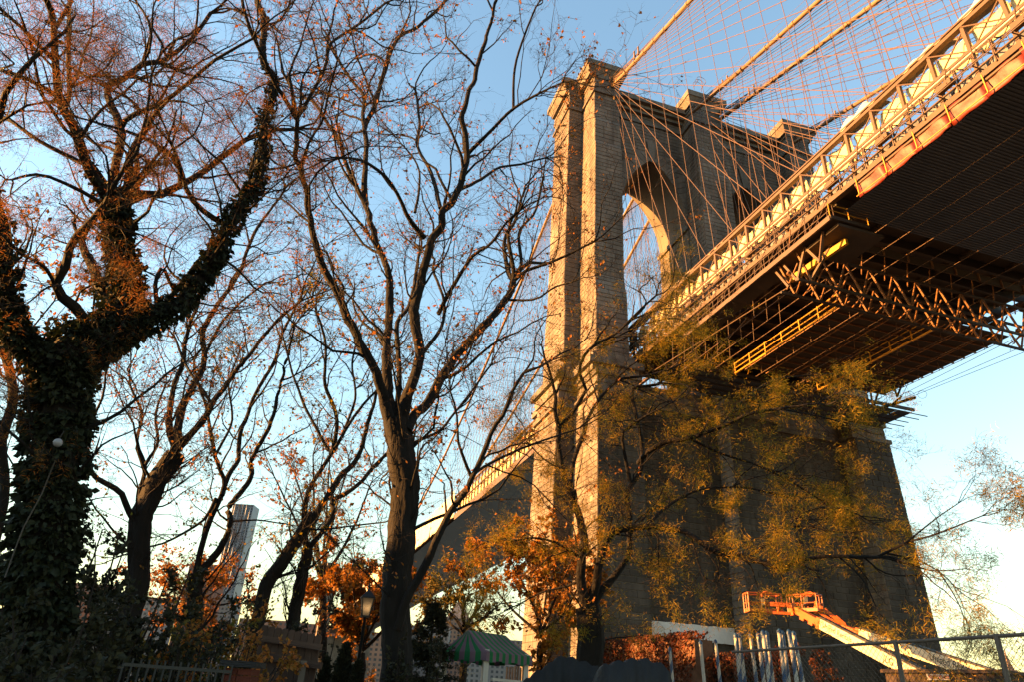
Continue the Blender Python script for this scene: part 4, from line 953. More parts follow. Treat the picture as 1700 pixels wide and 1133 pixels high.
# globe lamp and rope hanging on the ivy tree
M['iron0'] = mat('black_wire', (.01, .01, .01), .6)
gp = at(96, 736, 10.1); GL = empty('globe_lamp', gp, 'small white glass globe among the dark ivy', 'lamp')
mb = MB(); V = []; n, m_ = 12, 8
for j in range(m_+1):
    for i in range(n): V.append(gp+.055*np.array([math.sin(math.pi*j/m_)*math.cos(2*math.pi*i/n), math.sin(math.pi*j/m_)*math.sin(2*math.pi*i/n), math.cos(math.pi*j/m_)]))
mb.addn(V, tube_faces(m_+1, n)); mb.build('globe', mat('frosted_globe', (.22, .22, .24), .25, .05), GL, smooth=True)
orod('stem', gp+np.array([0, 0, .05]), gp+np.array([0, .02, .16]), .006, M['iron0'], GL)
mb = MB(); mb.tube([at(92, 765, 10.0), at(70, 820, 9.95), at(40, 875, 9.95), at(28, 905, 9.9), at(8, 960, 9.9)], .008, 6)
tag(mb.build('rope', mat('pale_rope', (.05, .042, .034), .9), smooth=True), 'thin pale rope hanging down the ivy covered trunk', 'rope')
# ------------------------------------------------------------------ creeper wall, hedge
def hedge(name, label, a, b, D0, D1, thick, leafm, n, seed, wall=False, ridge=.06, cat='hedge'):
    p0, p1 = at(a[0], a[1], D0), at(b[0], b[1], D1); rng = np.random.default_rng(seed)
    T = empty(name, ((p0[0]+p1[0])/2, (p0[1]+p1[1])/2, 0), label, cat); u = np.array([p1[0]-p0[0], p1[1]-p0[1], 0]); L = np.linalg.norm(u); u /= L; nrm = np.array([u[1], -u[0], 0])
    if np.dot(nrm, CAM-p0) < 0: nrm = -nrm
    mb = MB(); q = [p0+nrm*.0, p1+nrm*.0, p1-nrm*thick, p0-nrm*thick]
    V = [(v[0], v[1], -.1) for v in q]+[(v[0], v[1], v[2]-.12) for v in q]; mb.add(V, BOXF); mb.build('wall' if wall else 'stems', M['creeper_wall'] if wall else M['twig'], T, recalc=True)
    K = n; t = rng.random(K); zt = p0[2]+(p1[2]-p0[2])*t; face = rng.random(K)
    z = np.where(face < .8, zt*rng.random(K)**.6, zt+rng.uniform(-.1, .12, K)); off = np.where(face < .8, rng.uniform(.0, .16, K)+.05*np.sin(t*40+z*5), -rng.random(K)*thick)
    pos = p0*[1, 1, 0]+u*L*t[:, None]+nrm*off[:, None]+np.array([0, 0, 1])*z[:, None]
    mb = MB(); leaves(mb, pos, np.repeat(nrm[None], K, 0)*.5+np.array([0, 0, -.3]), .09, rng, ONE, .4); tag(mb.build('foliage', M[leafm], T), kind='stuff')
M['creeper_wall'] = mat('old_brick', (.12, .06, .035), .9, .3, 3, .4)
hedge('creeper_wall', 'wall thick with red creeper glowing orange left of the poles', (1003, 1066), (1152, 1054), 26, 19.5, .5, 'leaf_redivy', 9000, 51, True, cat='wall')
hedge('hedge', 'low dark red hedge behind the striped poles', (1152, 1094), (1318, 1080), 20, 18.5, .6, 'leaf_redivy', 5000, 52)
shrub('shrub', 'tall narrow reddish shrub right of the striped poles', 1380, 1072, 24, .7, 991, 'leaf_redivy', 2600, .1)
# ------------------------------------------------------------------ striped mooring poles
M['polewhite'] = mat('pole_white', (.34, .32, .29), .6, .15, 2); M['poleblue'] = mat('pole_blue', (.012, .045, .12), .5, .2, 2)
POLES = [((1112, 1081), (1124, 1140), 18, 2.0, 1, 'short'), ((1163, 1071), (1174, 1140), 17, 2.3, 0, 'plain white'), ((1188, 1069), (1202, 1140), 17.2, 2.2, 1, ''), ((1222, 1060), (1232, 1140), 16, 3.0, 1, ''), ((1227, 1060), (1242, 1140), 16.6, 2.8, 1, ''),
         ((1246, 1060), (1262, 1140), 16.5, 2.4, 1, ''), ((1259, 1058), (1271, 1140), 16, 2.6, 1, ''), ((1267, 1055), (1282, 1140), 15.6, 2.9, 1, ''), ((1273, 1056), (1287, 1140), 16.4, 2.6, 1, ''),
         ((1294, 1053), (1304, 1140), 15.6, 2.8, 1, ''), ((1299, 1055), (1313, 1140), 16.3, 2.6, 1, ''), ((1310, 1054), (1330, 1140), 15.4, 2.8, 1, ''), ((1318, 1056), (1344, 1140), 15.9, 2.6, 1, '')]
PLAB = ['shortest blue and white striped pole before the creeper wall', 'plain white pole at the end of the creeper wall', 'striped pole next right of the plain white pole', 'third striped pole from the left, before the whitewashed band', 'striped pole crossing behind the third striped pole', 'striped pole at the right end of the whitewashed band', 'slim striped pole right of the whitewashed band end', 'thick striped pole, left of a close pair below the lift basket', 'striped pole, right of a close pair below the lift basket', 'striped pole, left of the pair under the lift jib', 'striped pole, right of the pair under the lift jib', 'left pole of the rightmost leaning striped pair', 'rightmost leaning striped pole']
for (tp, bt, D, w, st, nm), lab in zip(POLES, PLAB):
    a = at(*tp, D); b = at(*bt, D); d = (a-b)/(a[2]-b[2]); foot = b-d*b[2]*1.0; foot[2] = 0
    foot = np.array([b[0]+(b[0]-a[0])*.3, b[1]+(b[1]-a[1])*.3, 0]); r = w*D/FPX*1.05
    T = empty('mooring_pole', foot, lab, 'pole', 'striped mooring poles')
    n = 16; m_ = 60; ax = unit(a-foot); L = np.linalg.norm(a-foot); P = np.array([foot+ax*L*k/(m_-1) for k in range(m_)])
    V = tube_rings(P[None], np.full((1, m_), r), n)[0]; F = tube_faces(m_, n).reshape(m_-1, n, 4)
    mb = MB(); mb.addn(V.reshape(-1, 3), F.reshape(-1, 4)); mb.build('shaft', M['polewhite'], T, smooth=True)
    if st:
        ns = 120; th = np.arange(9)*np.pi/8; A = unit(np.cross(ax, [0, 0, 1.0])+1e-6); B = np.cross(ax, A); S = []
        for k in range(ns):
            q = foot+ax*L*k/(ns-1); tw = L*k/(ns-1)/r*.5
            for t_ in th: S.append(q+r*1.05*(A*math.cos(t_+tw)+B*math.sin(t_+tw)))
        FF = [[k*9+i, k*9+i+1, (k+1)*9+i+1, (k+1)*9+i] for k in range(ns-1) for i in range(8)]
        mb = MB(); mb.add(S, FF); mb.build('blue_stripe', M['poleblue'], T, smooth=True, recalc=True)
    mb = MB(); mb.tube([a, a+ax*r*1.2, a+ax*r*2.2], [r*1.25, r*1.2, r*.4], 12); mb.build('cap', M['poleblue'], T)
# ------------------------------------------------------------------ chain link fence
FE = empty('chain_link_fence', (at(1490, 1070, 9)[0], at(1490, 1070, 9)[1], 0), 'galvanised chain link fence along the lower right', 'fence')
M['galv'] = mat('galvanised_wire', (.09, .07, .055), .6, .1, 3)
A_, B_ = at(1760, 1046, 7.75), at(1215, 1080, 11.0); zt = 2.52; A_[2] = B_[2] = zt; ux = (B_-A_); Lf = np.linalg.norm(ux); ux /= Lf
orod('top_rail', A_, B_, .017, M['galv'], FE)
for pxx in ((1655, 1054), (1487, 1071)):
    t = min(np.linspace(0, Lf, 600), key=lambda s: abs(np.dot(A_+ux*s-CAM, _R)/np.dot(A_+ux*s-CAM, _f)*FPX+850-pxx[0])); p = A_+ux*t
    orod('post', (p[0], p[1], -.1), (p[0], p[1], zt+.02), .025, M['galv'], FE)
Lv = Lf; sp = .066; wires = []
for k in range(int(-zt/sp), int(Lv/sp)+1):
    for sgn in (1, -1):
        s0 = k*sp if sgn > 0 else k*sp+zt; s1 = s0+zt*sgn; z0, z1 = 0.0, zt
        a0, a1 = (s0, z0), (s1, z1)
        # clip to the run
        def clip(a, b):
            (sa, za), (sb, zb) = a, b
            if max(sa, sb) < 0 or min(sa, sb) > Lv: return None
            def at_s(s): return za+(zb-za)*(s-sa)/(sb-sa)
            if sa < 0: za, sa = at_s(0), 0
            elif sa > Lv: za, sa = at_s(Lv), Lv
            if sb < 0: zb, sb = za+(zb-za)*(0-sa)/(sb-sa), 0
            elif sb > Lv: zb, sb = za+(zb-za)*(Lv-sa)/(sb-sa), Lv
            return sa, za, sb, zb
        q = clip(a0, a1)
        if q and abs(q[0]-q[2]) > .02:
            off = np.array([ux[1], -ux[0], 0])*.003*sgn; wires.append([A_*[1, 1, 0]+ux*q[0]+[0, 0, q[1]]+off, A_*[1, 1, 0]+ux*q[2]+[0, 0, q[3]+.03*(q[3] > 2.5)]+off])
mb = MB(); tubes_mesh(mb, np.array(wires), np.full((len(wires), 2), .0023), 3); tag(mb.build('wire_mesh', M['galv'], FE), kind='stuff')
# ------------------------------------------------------------------ boom lifts
M['liftorange'] = mat('lift_orange', (.34, .065, .008), .45, .12, 1.5); M['liftwhite'] = mat('lift_white', (.42, .36, .25), .5, .08, 1.0); M['liftblack'] = mat('lift_black', (.015, .015, .016), .6, .2, 2)
M['print'] = mat('black_print', (.02, .02, .025), .6, .05, 1); M['printred'] = mat('red_print', (.3, .02, .02), .6, .05, 1)
def text(body, size, origin, xdir, ydir, matl, parent, name='lettering'):
    cu = bpy.data.curves.new(name, 'FONT'); cu.body = body; cu.size = size; cu.align_x = 'LEFT'; cu.align_y = 'CENTER'; cu.offset = .004
    t = bpy.data.objects.new(name, cu); COL.objects.link(t); bpy.context.view_layer.update()
    me = bpy.data.meshes.new_from_object(t.evaluated_get(bpy.context.evaluated_depsgraph_get())); bpy.data.objects.remove(t)
    me.materials.clear(); me.materials.append(matl); o = bpy.data.objects.new(name, me); COL.objects.link(o); o.parent = parent
    x = Vector(xdir).normalized(); y = Vector(ydir); y = (y-x*y.dot(x)).normalized(); z = x.cross(y); l = Vector(origin)-root_loc(parent)
    o.matrix_basis = Matrix(((x.x, y.x, z.x, l.x), (x.y, y.y, z.y, l.y), (x.z, y.z, z.z, l.z), (0, 0, 0, 1))); return o
def basket(T, c, side, dep, w=1.9, d=.8, h=1.02):
    """c: floor centre; side: unit along its width"""
    s = np.array(side, float); s[2] = 0; s = unit(s); p = np.array([-s[1], s[0], 0]); up = np.array([0, 0, 1.0])
    C4 = [c+s*w/2*a+p*d/2*b for a, b in ((-1, -1), (1, -1), (1, 1), (-1, 1))]
    for i in range(4):
        a, b = C4[i], C4[(i+1) % 4]
        orod('basket_post', a, a+up*h, .04, M['liftorange'], T)
        for hh in (h, h*.5): orod('basket_rail', a+up*hh, b+up*hh, .04 if hh == h else .028, M['liftorange'], T)
        obar('toe_board', a+up*.1, b+up*.1, .04, .2, M['liftorange'], T)
        m = (a+b)/2; orod('basket_post', m, m+up*h, .028, M['liftorange'], T)
    obar('basket_floor', (C4[0]+C4[3])/2+up*.02, (C4[1]+C4[2])/2+up*.02, d, .05, M['liftblack'], T)
    obar('control_box', c+s*w*.12+up*.4, c+s*w*.12+up*.9+p*.08, .42, .4, M['liftblack'], T)
    mb = MB(); mb.tube([c+s*w*.0+up*.8, c+s*w*.0+up*1.0, c+s*w*.08+up*1.15, c+s*w*.25+up*1.18, c+s*w*.33+up*1.05], .06, 8); mb.build('guard_hoop', M['liftorange'], T, smooth=True)
def lift(lab, A, B, D0, D1, th, split, basket_c, jib, words, seed):
    a, b = at(*A, D0), at(*B, D1); d = unit(b-a); L = np.linalg.norm(b-a); side = unit(np.cross(d, [0, 0, 1.0])); 
    if np.dot(side, CAM-a) < 0: side = -side
    upv = np.cross(side, d); upv = upv if upv[2] > 0 else -upv
    # carry the boom on down to its turntable
    e = a+d*((a[2]-2.3)/-d[2]) if d[2] < 0 else b
    T = empty('boom_lift', (e[0]+d[0]*1.0, e[1]+d[1]*1.0, 0), lab, 'boom lift', 'boom lifts at the tower foot')
    s = a+d*L*split
    obar('inner_boom', a, s+d*.5, .34, th*.66, M['liftorange'], T)
    obar('outer_boom', s, e, .46, th, M['liftwhite'], T)
    obar('boom_collar', s-d*.1, s+d*.15, .5, th*1.12, M['liftorange'], T)
    obar('boom_cover', s+upv*th*.56, e+upv*th*.56, .3, .1, M['liftblack'], T)
    for k in (.25, .6): obar('boom_lug', a+d*L*split*k-upv*th*.42, a+d*L*split*k-upv*th*.42+d*.35, .3, .22, M['liftorange'], T)
    xd = d if np.dot(d, _R) > 0 else -d
    for body, frac, size, dy in words:
        text(body, size, np.array(s)+d*(np.linalg.norm(e-s)*frac)+side*.236+upv*dy, xd, upv, M['print'], T)
    # jib
    for p, q in jib[0]: obar('jib', at(*p[:2], p[2]), at(*q[:2], q[2]), p[3], p[3], M['liftorange'], T)
    bc = at(*basket_c[:2], basket_c[2]); basket(T, bc, basket_c[3], 0)
    # base
    t = np.array([e[0]+d[0]*.9, e[1]+d[1]*.9, 0]); hd = unit(np.array([d[0], d[1], 0])); hs = np.array([-hd[1], hd[0], 0])
    obar('turntable', t+hd*-2.2+[0, 0, 1.75], t+hd*2.4+[0, 0, 1.75], 1.9, 1.1, M['liftorange'], T)
    obar('chassis', t-hd*2.6+[0, 0, .85], t+hd*2.6+[0, 0, .85], 1.6, .5, M['liftblack'], T)
    for a1 in (-1.9, 1.9):
        for b1 in (-1.05, 1.05):
            c = t+hd*a1+hs*b1+np.array([0, 0, .55]); orod('wheel', c-hs*.22, c+hs*.22, .55, M['liftblack'], T)
    return T
camside = tuple(_R)
lift('boom lift with orange platform furthest left and long white boom', (1322, 1014), (1530, 1124), 44, 38, .52, .24, (1268, 1019, 44.2, (.276, .961, 0)),
     [[((1274, 1004, 44, .22), (1314, 1006, 44, .22)), ((1274, 1018, 44, .14), (1314, 1020, 44, .14)), ((1314, 1003, 44, .3), (1318, 1023, 44, .3)), ((1294, 1004, 44, .1), (1292, 1018, 44, .1))]],
     [('United Rentals', .04, .36, .03), ('JLG', .46, .44, 0.0), ('ULTRA BOOM', .60, .44, 0.0)], 1)
lift('rear boom lift with raised orange jib and brightly lit white boom', (1400, 1044), (1596, 1108), 49, 43, .56, .17, (1338, 1018, 49.2, (.9, .43, 0)),
     [[((1402, 1040, 49, .3), (1386, 1026, 49, .26)), ((1388, 1028, 49, .2), (1356, 1004, 49, .18)), ((1392, 1038, 49, .14), (1356, 1016, 49, .14)), ((1356, 1000, 49, .2), (1354, 1020, 49, .2)), ((1398, 1036, 49, .34), (1405, 1050, 49, .34))]],
     [('United Rentals', .36, .46, 0.02)], 2)
# dark site hut with a small name plate
CH = empty('site_hut', at(1600, 1112, 33)*[1, 1, 0], 'low dark brown site hut behind the fence at lower right', 'hut')
p0, p1 = at(1468, 1109, 33), at(1664, 1117, 31); u = unit((p1-p0)*[1, 1, 0]); nr = np.array([-u[1], u[0], 0]); 
if np.dot(nr, CAM-p0) < 0: nr = -nr
zt2 = (p0[2]+p1[2])/2; nb = 18; Lh = np.linalg.norm((p1-p0)[:2]); M['hut'] = mat('weathered_brown_board', (.03, .018, .012), .8, .35, 2, .3, rand=.5)
for i in range(nb):
    a = p0*[1, 1, 0]+u*Lh*i/nb; b = p0*[1, 1, 0]+u*(Lh*(i+1)/nb-.015); c = (a+b)/2; jj = .012*(i % 2)
    o = obar('board', c+nr*jj+[0, 0, 0], c+nr*jj+[0, 0, zt2-.12], .04, np.linalg.norm(b-a), M['hut'], CH)
    o.matrix_basis = Matrix.Translation(Vector(c+nr*jj)-root_loc(CH)) @ Matrix(((u[0]*np.linalg.norm(b-a), nr[0]*.05, 0, 0), (u[1]*np.linalg.norm(b-a), nr[1]*.05, 0, 0), (0, 0, zt2-.12, 0), (0, 0, 0, 1)))
mb = MB(); q = [p0*[1, 1, 0]-nr*.05, p0*[1, 1, 0]+u*Lh-nr*.05, p0*[1, 1, 0]+u*Lh-nr*2.4, p0*[1, 1, 0]-nr*2.4]
mb.add([(v[0], v[1], 0) for v in q]+[(v[0], v[1], zt2-.14) for v in q], BOXF); mb.build('body', M['hut'], CH, recalc=True)
mb = MB(); q = [p0*[1, 1, 0]+nr*.15-u*.1, p0*[1, 1, 0]+u*(Lh+.1)+nr*.15, p0*[1, 1, 0]+u*(Lh+.1)-nr*2.6, p0*[1, 1, 0]-nr*2.6-u*.1]
mb.add([(v[0], v[1], zt2-.12) for v in q]+[(v[0], v[1], zt2) for v in q], BOXF); mb.build('roof', M['hut'], CH, recalc=True)
sp_ = at(1541, 1125, 31.5); sg = empty('name_plate', sp_*[1, 1, 0], 'small red lettered name plate on the dark hut', 'sign')
pc = p0*[1, 1, 0]+u*(Lh*.40)+nr*.12; pc[2] = at(1541, 1125, 32)[2]
obar('plate', pc-u*.02, pc+u*.78, .02, .2, M['polewhite'], sg); text('AMERICAN', .15, pc+u*.03+nr*.012, u if np.dot(u, _R) > 0 else -u, (0, 0, 1), M['printred'], sg)
# ------------------------------------------------------------------ stall with striped awning
D_ = 15.0; rr = np.array([.276, .961, 0]); fh = np.array([-.961, .276, 0]); uu = unit(rr+fh*1.0); vv = unit(rr-fh*1.0)
near = at(808, 1083, D_); ez = near[2]; left = at(733, 1079, D_+.75); right = at(875, 1083, D_+.75); W_ = 1.45; L_ = 1.38
n0 = np.array([near[0], near[1], 0]); c00 = n0; c_left = n0-vv*W_; c_right = n0+uu*L_; c_far = n0-vv*W_+uu*L_
GZ = empty('market_stall', (c00+c_far)/2, 'small stall with green and mauve striped awning on white posts', 'stall')
rz = at(769, 1045, D_+.4)[2]; ridge0 = n0-vv*W_/2+uu*.12; ridge1 = n0-vv*W_/2+uu*(L_-.12)
M['sgreen'] = mat('awning_green', (.006, .11, .035), .8, .15, 3, .2, trans=.2); M['smauve'] = mat('awning_mauve', (.13, .085, .115), .8, .15, 3, .2, trans=.2)
def P3(p, z): return np.array([p[0], p[1], z])
def strips(e0, e1, r0, r1, n, zr):
    for i in range(n):
        a, b = i/n, (i+1)/n; q = [P3(e0+(e1-e0)*a, ez), P3(e0+(e1-e0)*b, ez), P3(r0+(r1-r0)*b, zr if np.linalg.norm(r1-r0) > .01 or True else zr), P3(r0+(r1-r0)*a, zr)]
        ml = M['sgreen'] if i % 2 else M['smauve']; mid_ = [(q[0]+q[3])/2-[0, 0, .025], (q[1]+q[2])/2-[0, 0, .025]]
        mb = MB(); mb.add([q[0], q[1], mid_[1], q[2], q[3], mid_[0]], [[0, 1, 2, 5], [5, 2, 3, 4]] if np.linalg.norm(q[2]-q[3]) > .01 else [[0, 1, 2, 5], [5, 2, 3]])
        mb.build('awning_stripe', ml, GZ)
        dz = .17+.02*math.sin(i*1.3); mb = MB(); mb.add([q[0], q[1], q[1]-[0, 0, dz], q[0]-[0, 0, dz]], [[3, 2, 1, 0]]); mb.build('valance_stripe', ml, GZ)
strips(c_left, c00, ridge0, ridge0+vv*.001, 9, rz); strips(c00, c_right, ridge0, ridge1, 15, rz); strips(c_right, c_far, ridge1, ridge1+vv*.001, 9, rz); strips(c_far, c_left, ridge1, ridge0, 15, rz)
for p in (c00, c_left, c_right, c_far):
    q = p+((c00+c_far)/2-p)*.14; obar('post', P3(q, 0), P3(q, ez+.05), .1, .1, M['polewhite'], GZ)
obar('rail', P3(c00*.86+c_right*.14, 2.08), P3(c_right*.9+c_far*.1, 2.08), .05, .05, M['polewhite'], GZ)
obar('counter', P3(c_left*.8+c_far*.2, 1.0), P3(c00*.8+c_right*.2, 1.0), .4, .06, M['ply'], GZ)
# board fence of pale planks behind the stall
PF = empty('plank_screen', at(840, 1120, 20)*[1, 1, 0], 'sunlit plank screen behind the striped stall', 'screen')
M['plank'] = mat('raw_plank', (.17, .09, .05), .8, .25, 2, .3, rand=.5, stretch=(1, 1, .15))
for i in range(8):
    px = 842+i*4.5; a = at(px, 1108+random.uniform(-1.5, 1.5), 20-.12*i); o = obar('plank', (a[0], a[1], 0), (a[0], a[1], a[2]), .03, .085, M['plank'], PF); o.rotation_euler = o.rotation_euler
# ------------------------------------------------------------------ covered furniture
M['cover'] = mat('dark_cover_cloth', (.0075, .007, .007), .75, .25, 1.2, .5, 5); M['cover2'] = mat('grey_cover_cloth', (.012, .0112, .0112), .7, .2, 1.2, .5, 5)
def covered(label, top, D, matl, seed):
    """top: pixel silhouette of the cover, left to right"""
    rng = np.random.default_rng(seed); W = [at(x, y, D) for x, y in top]; xs = np.array([w_[0] for w_ in W]); n = 40; Q = catmull(np.array(W), n); mb = MB(); V = []; rows = 14; depth = 1.3
    c = Q.mean(0); T = empty('covered_furniture', (c[0]+fh[0]*.6, c[1]+fh[1]*.6, 0), label, 'covered furniture')
    for j in range(rows+1):
        v = j/rows
        for i in range(n):
            p = Q[i].copy()
            if v < .5:   # front side hangs down with folds
                t = v/.5; z = p[2]*t+.0; f = .07*math.sin(i*.55+2*math.sin(i*.23)+t)*(1-t)**.6+.02*math.sin(i*1.3+t*3)
                p = p-fh*(.35*(1-t)+f); p[2] = z
            else:
                t = (v-.5)/.5; p = p+fh*depth*t; p[2] = p[2]*(1-.18*t*t)+.02*math.sin(i*1.1+t*7)
            V.append(p)
    F = [[j*n+i, j*n+i+1, (j+1)*n+i+1, (j+1)*n+i] for j in range(rows) for i in range(n-1)]
    mb.add(V, F); mb.build('cover', matl, T, smooth=True)
    mb = MB(); a, b = Q[4], Q[-5]; mb.box(min(a[0], b[0])+.1, max(a[0], b[0])-.1 if max(a[0], b[0])-.1 > min(a[0], b[0])+.1 else max(a[0], b[0])+.2, min(a[1], b[1]), max(a[1], b[1]), 0, min(a[2], b[2])-.25); mb.build('furniture_stack', M['liftblack'], T)
covered('dark cloth covered stack right of the striped stall', [(868, 1134), (885, 1120), (905, 1108), (922, 1095), (937, 1091), (955, 1095), (975, 1102), (992, 1108), (1002, 1122)], 10, M['cover'], 1)
covered('boxy grey cloth covered stack before the creeper wall', [(992, 1134), (1000, 1108), (1020, 1101), (1050, 1096), (1072, 1096), (1095, 1103), (1108, 1110), (1114, 1126), (1118, 1136)], 9, M['cover2'], 2)
# ------------------------------------------------------------------ lamp post
LP = at(606, 1026, 15); LB = at(592, 1133, 15); lx, ly = LP[0], LP[1]
LM = empty('lamp_post', (lx, ly, 0), 'lit lantern on a slim dark lamp post left of the locust trunk', 'street lamp')
M['iron'] = mat('dark_iron', (.012, .014, .016), .5, .2, 3)
M['lampglass'] = mat('lamp_glass', (.2, .18, .15), .3, .05, 2, trans=.6); M['glow'] = mat('lamp_bulb', (1, .75, .45), .5, 0, 1, emit=((1, .62, .28), 2.2))
z0 = LP[2]; k = 15/FPX*.92
mb = MB(); mb.tube([(lx, ly, -.1), (lx, ly, .5), (lx, ly, .55), (lx, ly, z0)], [.07, .06, .04, .03], 12); mb.build('post', M['iron'], LM, smooth=True)
h = 29*k; wt, wb = 9.5*k, 5.5*k
mb = MB(); mb.box(lx-wb, lx+wb, ly-wb, ly+wb, z0, z0+.03); mb.build('lantern_base', M['iron'], LM)
cs = ((-1, -1), (1, -1), (1, 1), (-1, 1))
for i in range(4):
    a, b = cs[i], cs[(i+1) % 4]
    q = [(lx+a[0]*wb, ly+a[1]*wb, z0+.03), (lx+b[0]*wb, ly+b[1]*wb, z0+.03), (lx+b[0]*wt, ly+b[1]*wt, z0+h), (lx+a[0]*wt, ly+a[1]*wt, z0+h)]
    mb = MB(); mb.add(q, [[0, 1, 2, 3]]); mb.build('pane', M['lampglass'], LM)
    orod('frame_bar', (lx+a[0]*wb, ly+a[1]*wb, z0), (lx+a[0]*wt, ly+a[1]*wt, z0+h), .012, M['iron'], LM)
mb = MB(); e = wt*1.2; mb.box(lx-e, lx+e, ly-e, ly+e, z0+h, z0+h+.025); mb.box(lx-e*.95, lx+e*.95, ly-e*.95, ly+e*.95, z0+h+.026, z0+h+.16, top=(lx-.025, lx+.025, ly-.025, ly+.025)); mb.build('lantern_roof', M['iron'], LM)
mb = MB(); mb.tube([(lx, ly, z0+h+.15), (lx, ly, z0+h+.2), (lx, ly, z0+h+.23), (lx, ly, z0+h+.3)], [.02, .015, .03, .004], 8); mb.build('finial', M['iron'], LM)
for s in (-.035, .035):
    mb = MB(); c = np.array([lx+_R[0]*s, ly+_R[1]*s, z0+.13]); mb.tube([c, c+[0, 0, .03], c+[0, 0, .07], c+[0, 0, .11]], [.012, .026, .026, .006], 8); mb.build('bulb', M['glow'], LM)
# ------------------------------------------------------------------ wooden fence, pier, railing
WF = empty('wooden_fence', at(480, 1133, 13)*[1, 1, 0], 'brown wooden board fence with dog eared tops', 'fence')
M['board'] = mat('fence_board', (.06, .035, .024), .85, .3, 2, .4, 8, rand=.45, stretch=(1, 1, .12))
for i in range(9):
    t = i/8; p = at(440+88*t-4, 1039+16*t, 13.2-.5*t); q = at(440+88*t+6.6, 1041+16*t, 13.2-.5*t-.06); wv = (q-p)*[1, 1, 0]; ww = np.linalg.norm(wv); wv /= ww; nv = np.array([-wv[1], wv[0], 0]); zt_ = p[2]; e = ww*.22
    mb = MB(); th_ = .012; pts = [(0, 0), (ww-.006, 0), (ww-.006, zt_-e), (ww-e, zt_), (e, zt_), (0, zt_-e)]; base = p*[1, 1, 0]; jz = random.uniform(-.004, .004)
    V = [base+wv*a+nv*(jz+s)+[0, 0, b] for s in (-th_, th_) for a, b in pts]; mb.add(V, [[5, 4, 3, 2, 1, 0], [6, 7, 8, 9, 10, 11]]+[[a, (a+1) % 6, 6+(a+1) % 6, 6+a] for a in range(6)]); mb.build('board', M['board'], WF, recalc=True)
a, b = at(436, 1061, 13.1), at(534, 1076, 12.5); obar('rail', a, b, .04, .09, M['board'], WF); a, b = at(436, 1090, 13.1), at(534, 1107, 12.5); obar('rail', a, b, .05, .1, M['board'], WF)
a = at(505, 1098, 12.4); obar('fence_post', (a[0], a[1], 0), (a[0], a[1], a[2]), .09, .09, M['galv'], WF)
BP = empty('brick_pier', at(402, 1133, 9)*[1, 1, 0], 'red brick pier with pale cap at the end of the railing', 'pier')
c = at(402, 1113, 9); M['redbrick'] = mat('red_brick', (.09, .02, .01), .9, .2, 4, .4, rand=.4)
z = 0; row = 0
while z < c[2]-.02:
    for i in range(2):
        x0 = -.16+.16*i+(.0 if row % 2 else .0); obar('brick', (c[0]+rr[0]*(x0+.004), c[1]+rr[1]*(x0+.004), z+.034), (c[0]+rr[0]*(x0+.156), c[1]+rr[1]*(x0+.156), z+.034), .3, .062, M['redbrick'], BP)
    z += .07; row += 1
obar('cap_stone', (c[0]-rr[0]*.2, c[1]-rr[1]*.2, z+.04), (c[0]+rr[0]*.2, c[1]+rr[1]*.2, z+.04),   .38, .06, M['cover2'], BP)
RL = empty('picket_railing', at(290, 1133, 9.4)*[1, 1, 0], 'pale metal picket railing along the bottom left', 'railing')
a, b = at(205, 1104, 8.4), at(388, 1098, 8.8); b[2] = a[2]
obar('top_rail', a, b, .02, .03, M['iron'], RL); obar('bottom_rail', a*[1, 1, 0]+[0, 0, .2], b*[1, 1, 0]+[0, 0, .2], .03, .04, M['greymetal'], RL)
for i in range(15):
    p = a+(b-a)*i/14; obar('picket', p*[1, 1, 0]+[0, 0, .05], p+[0, 0, .06], .018, .014, M['iron'], RL)
# a pale tent seen through the bushes
TN = empty('pale_canopy', at(52, 1095, 16)*[1, 1, 0], 'pale lilac canopy glimpsed through the bushes at lower left', 'canopy')
q = [at(28, 1104, 16), at(70, 1104, 16), at(78, 1085, 17.2), at(40, 1083, 17.2)]; ap = at(50, 1050, 16.6); mb = MB(); mb.add(q+[ap], [[0, 1, 4], [1, 2, 4], [2, 3, 4], [3, 0, 4]]); mb.build('canopy', mat('pale_canvas', (.2, .2, .26), .8, .1), TN)
for v in q: orod('pole', (v[0], v[1], 0), v, .025, M['greymetal'], TN)
